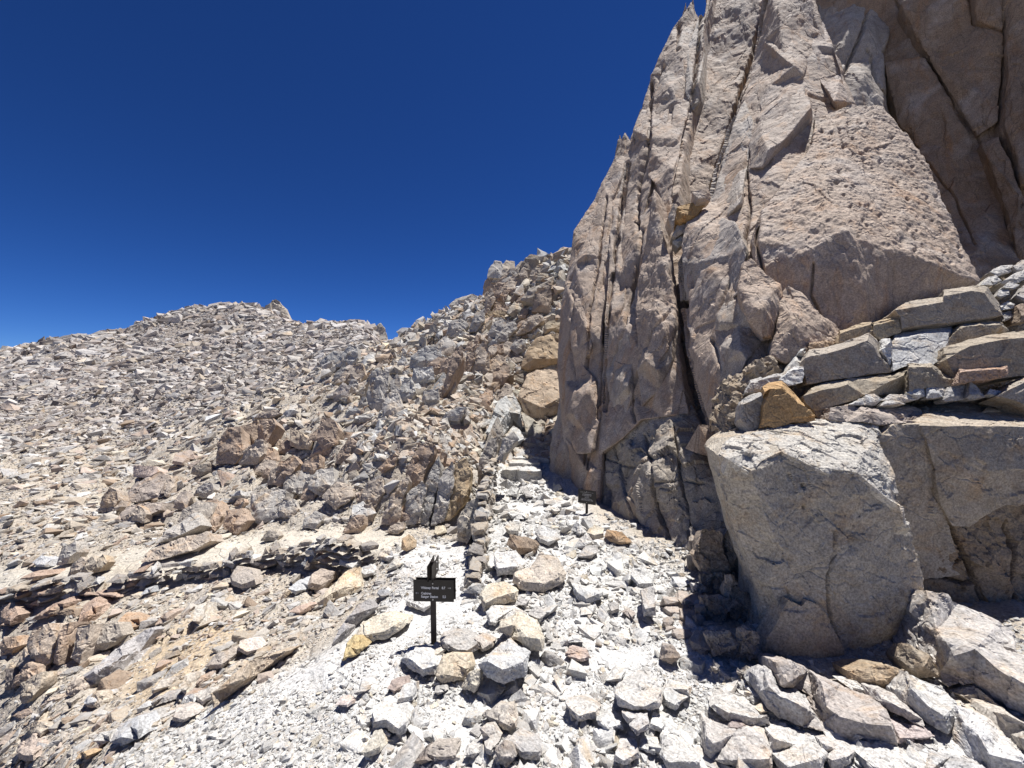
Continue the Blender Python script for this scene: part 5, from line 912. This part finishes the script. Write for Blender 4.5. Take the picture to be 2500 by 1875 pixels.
def sample(n, dmin, dmax, r, u0=-1.55, u1=1.45):
    u = r.uniform(u0, u1, n); d = np.exp(r.uniform(math.log(dmin), math.log(dmax), n))
    P = np.stack([u*d, d, height(u*d, d)], 1)
    return P, 1250+FPX*u, 937.5-FPX*(P[:, 2]-EYE)/d
def clear(P, px, py):
    """True where no hand built stone stands"""
    m = np.ones(len(P), bool); o = np.argsort(px); spx = px[o]
    for poly, d, lab in HERO:
        xs = [p[0] for p in poly]; ys = [p[1] for p in poly]; c = (sum(xs)/len(xs), sum(ys)/len(ys))
        i0, i1 = np.searchsorted(spx, [min(xs), max(xs)]); ix = o[i0:i1]
        ix = ix[(py[ix] > min(ys)) & (py[ix] < max(ys)) & (P[ix, 1] > d*.8) & (P[ix, 1] < d*1.5)]
        if len(ix): m[ix[inpoly(px[ix], py[ix], poly)]] = False
    return m
def pal(cols, wts, n, r, jit=.1):
    c = np.array(cols)[r.choice(len(cols), n, p=np.array(wts)/sum(wts))]
    return np.clip(c*(1+r.normal(size=(n, 1))*jit), .08, .66)
PT = ([(.545, .535, .51), (.51, .50, .48), (.46, .445, .42), CREAM, GREY], [6, 5, 2.4, .5, .7]); PH = ([TAN, (.42, .345, .29), (.41, .39, .365), (.51, .485, .45), BROWN, CREAM, PALE, (.46, .42, .365)], [3, 1.8, 2.4, 3, .9, .6, 1.2, 3.5])
CLIFF_FOOT = [(1415, 1000), (1395, 1110), (1430, 1265), (1560, 1335), (1680, 1425), (1740, 1640), (1860, 1700), (2500, 1990), (2700, 1990), (2700, 0), (1450, 0)]
WLINE = [(-60, 1500, 1455), (90, 1478, 1432), (220, 1452, 1412), (340, 1432, 1395), (450, 1418, 1378), (560, 1400, 1362), (680, 1385, 1345), (780, 1392, 1328), (850, 1396, 1322), (905, 1370, 1332)]
WBAND = [(x, t-4) for x, b, t in WLINE]+[(x, b+14) for x, b, t in WLINE[::-1]]
# gravel on the trail
r = np.random.default_rng(21)
P, px, py = sample(230000, 1.2, 9.5, r, -1.4, 1.35)
m = inpoly(px+r.normal(size=len(px))*16, py+r.normal(size=len(px))*8, TRAIL+[(2700, 1500), (1800, 1350), (1700, 1300)][:0]) | inpoly(px, py, [(1440, 1240), (1700, 1330), (1900, 1500), (2500, 1500), (2500, 1875), (1900, 1710), (1750, 1660), (1690, 1430), (1560, 1330)])
m &= clear(P, px, py); P = P[m]; dens = fbm(P*1.3, 3, 44); k3 = r.random(len(P)) < np.clip(.6+dens*1.3, .12, 1); P = P[k3]; dens = dens[k3]; n = len(P); s = .0068*(1-r.random(n))**(-.5)*np.exp(dens*.45); s = np.clip(s, .004, .05)*np.clip(P[:, 1]/3., .75, 1.5)
R, N = frame(P, r.uniform(0, 6.28, n), .35, r)
S = s[:, None]*r.uniform(.75, 1.25, (n, 3)); P = P+N*(s*.1)[:, None]
scatter('gravel', P, R, S, pal(*PT, n, r, .07), r.choice(cubes+slabs, n), 'pale crushed granite gravel covering the trail', 'gravel')
# angular rubble lying in the trail
P, px, py = sample(60000, 1.2, 8.5, r, -.5, 1.3)
m = (inpoly(px, py, [(1180, 1480), (1170, 1300), (1215, 1170), (1330, 1120), (1420, 1260), (1560, 1330), (1700, 1420), (1740, 1640), (1650, 1560), (1400, 1600), (1250, 1540)]) | inpoly(px, py, [(880, 1660), (1250, 1620), (1500, 1640), (1740, 1640), (1900, 1710), (2500, 1900), (860, 1950)]) | inpoly(px, py, [(1690, 1590), (1860, 1620), (1860, 1740), (1740, 1700)])) & clear(P, px, py)
P = P[m]; dens = fbm(P*2.2, 3, 47); k3 = r.random(len(P)) < np.clip(.10+dens*.35, .02, .5); P = P[k3]; n = len(P)
s = np.clip(.034*(1-r.random(n))**(-.42), .03, .15)*np.clip(P[:, 1]/2.8, .8, 1.5)
R, N = frame(P, r.uniform(0, 6.28, n), .3, r); S = s[:, None]*r.uniform(.75, 1.25, (n, 3))
scatter('trail_rubble', P+N*(s*.08)[:, None], R, S, pal([PALE, WHITE, (.49, .47, .44), GREY, CREAM], [4, 5, 3, 1.2, .6], n, r, .07), r.choice(cubes+slabs*2, n), 'angular pale stones and slabs lying in the trail gravel', 'rubble')
# stones and rubble of the near hillside
P, px, py = sample(170000, 1.7, 15, r)
m = ~inpoly(px+r.normal(size=len(px))*20, py, TRAIL) & ~inpoly(px, py, CLIFF_FOOT) & ~(inpoly(px, py+r.normal(size=len(px))*5, PATH) & (r.random(len(px)) < .965)) & ~(inpoly(px, py, SAND) & (r.random(len(px)) < .6)) & (px < 1400) & ~(inpoly(px, py, WBAND) & (r.random(len(px)) < .9))
m &= clear(P, px, py); P = P[m]; n = len(P); px = px[m]; py = py[m]
dens = fbm(P*.9, 3, 45)
s = .0092*np.clip(1.15-P[:, 1]/30, .6, 1)*(1-r.random(n))**(-.50)*P[:, 1]/3.6*np.exp(dens*.5); s = np.clip(s, .005*P[:, 1]/2, .030*P[:, 1])
grain = r.normal(size=n)*.5+.5
R, N = frame(P, grain, .32, r); S = s[:, None]*np.stack([r.uniform(.9, 1.5, n), r.uniform(.7, 1.2, n), r.uniform(.6, 1.15, n)], 1)
T = pal(*PH, n, r, .1)
near_white = np.clip((px-620)/350, 0, 1)*np.clip((py-1180)/120, 0, 1)
T = T*(1-.6*near_white[:, None])+.6*near_white[:, None]*pal(*PT, n, r, .08)
scatter('rubble', P+N*(s*.15)[:, None], R, S, T, r.choice(slabs*2+cubes, n), 'tan grey and pinkish broken stones strewn over the near hillside', 'rubble')
# scree of the far slope
P, px, py = sample(190000, 11, 118, r, -1.6, -.2)
m = (px < 975); P = P[m]; n = len(P); d = P[:, 1]
keep = r.random(n) < np.clip(.35+(d-11)/25, 0, 1); P = P[keep]; n = len(P); d = P[:, 1]
chute = fbm(P*np.array([.16, .07, .1]), 3, 88); s = d**.86*.0050*(1-r.random(n))**(-.42)*np.exp(chute*.75); s = np.clip(s, 0, .024*d)
R, N = frame(P, r.normal(size=n)*.5+.35, .45, r); S = s[:, None]*np.stack([r.uniform(1, 1.7, n), r.uniform(.7, 1.2, n), r.uniform(.7, 1.4, n)], 1)
PF = ([(.43, .40, .365), (.38, .335, .30), (.32, .28, .255), (.51, .48, .45), (.41, .385, .355), (.22, .19, .17), TAN], [3, 2.5, 1.9, 3, 2, 1.5, 1.2])
scatter('scree', P+N*(s*.12)[:, None], R, S, pal(*PF, n, r, .1), r.choice(slabs*4+cubes, n), 'field of flat broken stones covering the far slope', 'scree')
# blocks heaped on the ridge between the notch and the cliff
P, px, py = sample(34000, 5.2, 19, r, -.42, .21)
m = (px > 760) & (py < 1130) & ~inpoly(px, py, CLIFF_FOOT+[]) & (px < 1440) & clear(P, px, py); P = P[m]; n = len(P); d = P[:, 1]
s = .009*(1-r.random(n))**(-.48)*d**.85; s = np.clip(s, 0, .032*d)
R, N = frame(P, r.normal(size=n)*.7+.4, .55, r); S = s[:, None]*np.stack([r.uniform(1, 1.5, n), r.uniform(.7, 1.1, n), r.uniform(.8, 1.3, n)], 1)
PR = ([RB2, RG, RB, CREAM, WHITE, (.44, .39, .32), BROWN], [3, 3, 1.6, 1, 2, 2.4, .8])
scatter('ridge_rubble', P+N*(s*.1)[:, None], R, S, pal(*PR, n, r, .1), r.choice(slabs*2+cubes, n), 'heaped broken blocks on the ridge left of the cliff', 'rubble')

# ------------------------------------------------------------------ single rocks, each an object of its own
def single(px, py, wpx, col, label, group, yaw, tilt, sh, k):
    d = gdep(px, py); s = wpx*d/FPX; x = (px-1250)/FPX*d
    o = bpy.data.objects.new('stone', obj_me[k % 14]); COL.objects.link(o)
    o.location = (x, d, gz(x, d)+s*.03*sh[2]); o.scale = [s*a for a in sh]; o.rotation_euler = (tilt[0], tilt[1], yaw); o.color = (*col, 1)
    return tag(o, label, 'rock', group)
r2 = random.Random(5)
CN = [(WHITE, 'white'), (PALE, 'pale'), (GREY, 'grey'), (CREAM, 'cream'), (TAN, 'tan'), ((.42, .33, .27), 'reddish'), (BROWN, 'brown')]
ANCH = [(sum(p[0] for p in poly)/len(poly), sum(p[1] for p in poly)/len(poly), max(abs(p[0]-poly[0][0]) for p in poly), lab) for poly, d, lab in HERO if lab and len(lab.split()) <= 9]
used = set()
ZONES = [
 (22, [(1180, 1420), (1420, 1320), (1560, 1360), (1640, 1480), (1500, 1560), (1250, 1560)], (22, 46), (0, 1, 0, 3), 'rocks in the gravel between the signs', .4),
 (26, [(880, 1640), (1250, 1600), (1700, 1580), (1700, 1870), (880, 1870)], (24, 58), (0, 1, 0, 2, 3), 'rocks in the foreground gravel', .4),
 (8, [(420, 1760), (700, 1640), (860, 1640), (860, 1870), (420, 1870)], (20, 40), (0, 1, 0, 3), 'rocks in the gravel at the lower left', .4),
 (12, [(1220, 1180), (1400, 1180), (1420, 1290), (1200, 1300)], (22, 46), (0, 1, 3), 'rocks below the stone steps', .35),
 (12, [(1500, 1330), (1640, 1380), (1700, 1480), (1640, 1520), (1560, 1400)], (22, 48), (2, 0, 4), 'rocks along the cliff foot', .35),
 (26, [(20, 1500), (300, 1420), (640, 1400), (880, 1380), (900, 1470), (600, 1640), (250, 1860), (20, 1860)], (30, 76), (0, 2, 4, 5, 6), 'stones on the slope below the trail', .3),
 (16, [(20, 1180), (480, 1120), (800, 1200), (780, 1280), (300, 1340), (20, 1390)], (28, 64), (0, 2, 4, 5, 6), 'stones on the slope above the trail', .3),
 (14, [(620, 1000), (1000, 940), (1180, 980), (1000, 1060), (700, 1120)], (22, 50), (0, 2, 4, 3), 'stones in the middle slope rubble', .4)]
for n_, poly, (a, b), cs, grp, tl in ZONES:
    xs = [p[0] for p in poly]; ys = [p[1] for p in poly]; c = 0; tries = 0
    while c < n_ and tries < 3000:
        tries += 1
        x, y = r2.uniform(min(xs), max(xs)), r2.uniform(min(ys), max(ys))
        if not inpoly(np.array([x]), np.array([y]), poly)[0]: continue
        if any(inpoly(np.array([x]), np.array([y]), hp)[0] for hp, _, _ in HERO): continue
        ci = r2.choice(cs); col, cn = CN[ci]
        A = min(ANCH, key=lambda t: math.hypot(t[0]-x, t[1]-y)); dx, dy = x-A[0], y-A[1]
        if math.hypot(dx, dy) > 190: continue
        side = ('right of' if dx > 0 else 'left of') if abs(dx) > abs(dy) else ('in front of' if dy > 0 else 'behind')
        lab = '%s stone just %s the %s' % (cn, side, A[3])
        if lab in used: continue
        used.add(lab)
        w = a+(b-a)*r2.random()**1.6; f = r2.uniform(.9, 1.1)
        single(x, y, w, tuple(v*f for v in col), lab, grp, r2.uniform(-.6, 1.4), (r2.gauss(0, tl), r2.gauss(0, tl)), (1.1, r2.uniform(.75, 1.2), r2.uniform(.55, 1.0)), r2.randrange(14)); c += 1

# ------------------------------------------------------------------ blocks of the jointed stack
q = random.Random(77)
for P, col in JR:
    xs = [p[0] for p in P]; ys = [p[1] for p in P]; cx = sum(xs)/len(xs); d = gdep(cx, max(ys)-3); w = (max(xs)-min(xs))*d/FPX; h = (max(ys)-min(ys))*d/FPX
    for sub in range(2):
        o = bpy.data.objects.new('block', obj_me[q.choice([1, 2, 5, 6, 9, 13])]); COL.objects.link(o); o.parent = jr
        p = at(cx+q.uniform(-8, 8), max(ys)-(max(ys)-min(ys))*(.3+.4*sub), d+.05+.05*sub)
        o.location = Vector(p)-jr.location; o.scale = (w*q.uniform(1., 1.3), w*q.uniform(1., 1.5), h*q.uniform(.6, .85)); o.rotation_euler = (q.gauss(0, .12), q.gauss(0, .12), q.gauss(.25, .2))
        f = q.uniform(.95, 1.25); o.color = (*[min(.58, v*f) for v in col], 1)

# ------------------------------------------------------------------ dry stone walls
def wall(label, line, name='dry_stone_wall', seed=1, rows=4, sz=(.12, .07), cols_=None):
    """line: (x, y, z_bottom, z_top) along the wall; stones laid in courses, each a part"""
    q = random.Random(seed); x0, y0, z0, _ = line[0]
    root = empty(name, (x0, y0, z0)); tag(root, label, 'wall', 'dry stone walls by the trail')
    n = 0
    for (xa, ya, za, ta), (xb, yb, zb, tb) in zip(line[:-1], line[1:]):
        ln = math.hypot(xb-xa, yb-ya); ang = math.atan2(yb-ya, xb-xa)
        z = 0
        hmax = max(ta-za, tb-zb)
        while z < hmax:
            h = sz[1]*q.uniform(.7, 1.4); t = 0
            while t < ln:
                w = sz[0]*q.uniform(.6, 1.7); f = (t+w/2)/ln
                zz = za+(zb-za)*f+z
                if z < (ta-za)+(tb-zb-ta+za)*min(f, 1)+.02:
                    o = bpy.data.objects.new('stone', obj_me[q.randrange(14)]); COL.objects.link(o); o.parent = root
                    o.location = Vector((xa+(xb-xa)*f+q.gauss(0, .015), ya+(yb-ya)*f+q.gauss(0, .02), zz+h/2))-root.location
                    o.scale = (w*1.12, q.uniform(.15, .21), h*1.45); o.rotation_euler = (q.gauss(0, .12), q.gauss(0, .12), ang+q.gauss(0, .15))
                    cc = q.choice(cols_ or [GREY, WHITE, (.40, .36, .31), (.36, .33, .30), TAN]); f2 = q.uniform(.85, 1.1); o.color = (*[v*f2 for v in cc], 1); n += 1
                t += w
            z += h*.95
    return n
def wl_pts(L):
    out = []
    for px_, pyb, pyt in L:
        d = gdep(px_, pyb); p = at(px_, pyb, d); t = EYE-(pyt-937.5)/FPX*(d+.02); out.append((p[0], p[1], p[2]-.12, t))
    return out
nA = wall('low dry stone wall holding up the trail on the left', wl_pts(WLINE), seed=4, sz=(.105, .07), cols_=[GREY, WHITE, PINK, TAN, (.36, .33, .30), (.44, .39, .33)])
nB = wall('dry stone retaining wall between the upper path and the lower path', wl_pts([(1150, 1470, 1440), (1166, 1400, 1360), (1172, 1345, 1275), (1178, 1300, 1205), (1190, 1250, 1150), (1205, 1200, 1120)]), seed=9, sz=(.11, .07))

# ------------------------------------------------------------------ stone steps
st = empty('stone_steps', at(1290, 1170, 6.2)); tag(st, 'rough pale stone steps climbing beside the cliff', 'steps')
q = random.Random(3)
for k, (px0, px1, pt, pb, d) in enumerate([(1262, 1322, 1149, 1168, 6.15), (1242, 1318, 1131, 1143, 6.45), (1225, 1268, 1146, 1162, 6.2), (1256, 1306, 1116, 1126, 6.8), (1268, 1310, 1101, 1111, 7.15), (1276, 1318, 1089, 1097, 7.45), (1294, 1338, 1074, 1084, 7.8), (1298, 1342, 1060, 1069, 8.15), (1312, 1352, 1047, 1055, 8.5), (1325, 1365, 1036, 1044, 8.9)]):
    a = at(px0, pt, d); b = at(px1, pb, d); w = b[0]-a[0]; top = a[2]; bot = b[2]-.06; dep = .5
    ptsv = []
    V = np.array([(x, y, z) for z in (bot, top) for (x, y) in ((a[0], d), (a[0]+w*.5, d-q.uniform(.02, .07)), (b[0], d+q.uniform(-.02, .05)), (b[0]-.02, d+dep), (a[0]+.03, d+dep))])
    F = [(k2, (k2+1) % 5, 5+(k2+1) % 5) for k2 in range(5)]+[(k2, 5+(k2+1) % 5, 5+k2) for k2 in range(5)]+[(5, 6, 7), (5, 7, 8), (5, 8, 9), (0, 2, 1), (0, 3, 2), (0, 4, 3)]
    V, F = shape(V, np.array(F), .045, .013, 5, 900+k, fac=.9, warp=1.3)
    place('step', V, F, M_ROCK, st, [WHITE, (.50, .48, .44), (.52, .50, .46)][k % 3])

# ------------------------------------------------------------------ the two signs
M_SIGN = plain('dark_brown_painted_metal', (.016, .013, .012), .42, .4); M_TEXT = plain('pale_engraved_lettering', (.75, .74, .72), .6); M_BOLT = plain('bolt_metal', (.55, .54, .52), .35, .5, .6)
M_POST = plain('rust_brown_steel_post', (.028, .019, .016), .5, .35)
def box(name, sx, sy, sz, loc, rot, parent, mat, bev=.002):
    bm = bmesh.new(); bmesh.ops.create_cube(bm, size=1)
    for v in bm.verts: v.co = Vector((v.co.x*sx, v.co.y*sy, v.co.z*sz))
    if bev: bmesh.ops.bevel(bm, geom=bm.edges[:], offset=bev, segments=2, affect='EDGES')
    m = bpy.data.meshes.new(name); bm.to_mesh(m); bm.free(); m.materials.append(mat)
    o = bpy.data.objects.new(name, m); COL.objects.link(o); o.parent = parent; o.location = loc; o.rotation_euler = rot
    return o
def bolt(loc, rad, parent, rot=(math.pi/2, 0, 0)):
    bm = bmesh.new(); bmesh.ops.create_cone(bm, cap_ends=True, segments=12, radius1=rad, radius2=rad*.7, depth=rad*.9)
    m = bpy.data.meshes.new('bolt'); bm.to_mesh(m); bm.free(); m.materials.append(M_BOLT)
    o = bpy.data.objects.new('bolt', m); COL.objects.link(o); o.parent = parent; o.location = loc; o.rotation_euler = rot
    return o
def lettering(txt, x, z, size, y, parent, align='LEFT', sx=1.0):
    c = bpy.data.curves.new('lettering', 'FONT'); c.body = txt; c.size = size; c.align_x = align; c.extrude = .0004; c.resolution_u = 3; c.space_word = 1.5; c.offset = .0008
    t = bpy.data.objects.new('tmp', c); COL.objects.link(t)
    dg = bpy.context.evaluated_depsgraph_get(); m = bpy.data.meshes.new_from_object(t.evaluated_get(dg)); m.name = 'lettering'
    bpy.data.objects.remove(t); m.materials.clear(); m.materials.append(M_TEXT)
    o = bpy.data.objects.new('lettering', m); COL.objects.link(o); o.parent = parent; o.location = (x, y, z); o.rotation_euler = (math.pi/2, 0, 0); o.scale = (sx, 1, 1)
    return o
def strokes(name, rects, y, parent):
    bm = bmesh.new()
    for cx, cz, w, h, a in rects:
        g = bmesh.ops.create_cube(bm, size=1)
        for v in g['verts']:
            p = Matrix.Rotation(a, 4, 'Y') @ Vector((v.co.x*w, v.co.y*.0008, v.co.z*h)); v.co = p+Vector((cx, 0, cz))
    m = bpy.data.meshes.new(name); bm.to_mesh(m); bm.free(); m.materials.append(M_TEXT)
    o = bpy.data.objects.new(name, m); COL.objects.link(o); o.parent = parent; o.location = (0, y, 0)
    return o
DS = 2.42; k_ = DS/FPX
b0 = at(1059, 1600, DS)
sg = empty('trail_sign', b0); tag(sg, 'dark trail junction sign with white lettering and arrows on a thin post', 'sign'); sg.rotation_euler = (0, math.radians(-.8), math.radians(-3))
H = lambda py: (1600-py)*k_
box('post', 13.5*k_, .012, H(1372)+.1, (0, .006, H(1372)/2-.05), (0, 0, 0), sg, M_POST)
pl_w, pl_h = 100*k_, 53*k_; pz = H(1441)
box('sign_plate', pl_w, .005, pl_h, (.018-.012, -.006, pz), (0, math.radians(.4), 0), sg, M_SIGN)
box('back_plate', pl_w*.99, .005, pl_h, (.018-.004, .020, pz+.002), (0, 0, 0), sg, M_SIGN)
for z_ in (H(1423), H(1462)): bolt((0.002, -.0105, z_), .0052, sg)
fy = -.0092; xo = .006-pl_w/2
lettering('Whitney Portal', xo+.050, H(1436), .0205, fy, sg, sx=.86); lettering('8.7', xo+.182, H(1436), .0205, fy, sg, sx=.86)
lettering('Crabtree', xo+.050, H(1449.5), .0205, fy, sg, sx=.84); lettering('Ranger Station', xo+.050, H(1457.5), .0205, fy, sg, sx=.86); lettering('5.5', xo+.186, H(1457.5), .0205, fy, sg, sx=.86)
def arrow(cx, cz, s): return [(cx, cz, .019, .0014, 0), (cx+s*.0068, cz+.0028, .0075, .0014, s*math.radians(40)), (cx+s*.0068, cz-.0028, .0075, .0014, -s*math.radians(40))]
strokes('arrow', arrow(xo+.229, H(1433.5), 1), fy, sg); strokes('arrow', arrow(xo+.026, H(1446.5), -1), fy, sg)
for s, xx in ((-1, -.0115), (1, .0115)):
    p_ = box('side_plate', .004, .17, 40*k_, (xx*1.2, .012, H(1390)), (0, 0, 0), sg, M_SIGN)
    if s > 0:
        for z_ in (.026, -.018): bolt((.003, .03, z_), .005, p_, (0, math.pi/2, 0))
# the small sign under the cliff
D2 = 4.85; k2 = D2/FPX; b1 = at(1432, 1264, D2)
s2 = empty('notice_sign', b1); tag(s2, 'small black notice sign on a post at the foot of the cliff', 'sign'); s2.rotation_euler = (0, math.radians(.5), math.radians(-24))
box('post', 6.2*k2, .012, 70*k2, (0, .008, 70*k2/2-.08), (0, 0, 0), s2, M_POST)
box('sign_plate', 44*k2, .005, 34*k2, (.004, -.002, (1266-1215)*k2), (0, math.radians(1.5), 0), s2, M_SIGN)
bz = (1266-1215)*k2
for z_ in (bz+13.5*k2, bz-13.5*k2): bolt((0, -.0065, z_), .0045, s2)
q = random.Random(8); rc = []
for row, (zz, w, h) in enumerate([(11, 31, 1.0), (6.5, 22, 1.7), (3.6, 23, 1.7), (.6, 11, 1.0), (-1.6, 10, 1.0), (-4.6, 24, 1.1), (-6.6, 27, 1.1), (-8.6, 29, 1.1)]):
    x = -w/2
    while x < w/2:
        l = q.uniform(.35, .75); rc.append(((x+l/2)*k2+.003, bz+zz*k2, l*k2*.75, h*k2*q.uniform(.6, 1), q.uniform(-.3, .3))); x += l+.28+(1.0 if q.random() < .15 else 0)
strokes('lettering', rc, -.0052, s2)
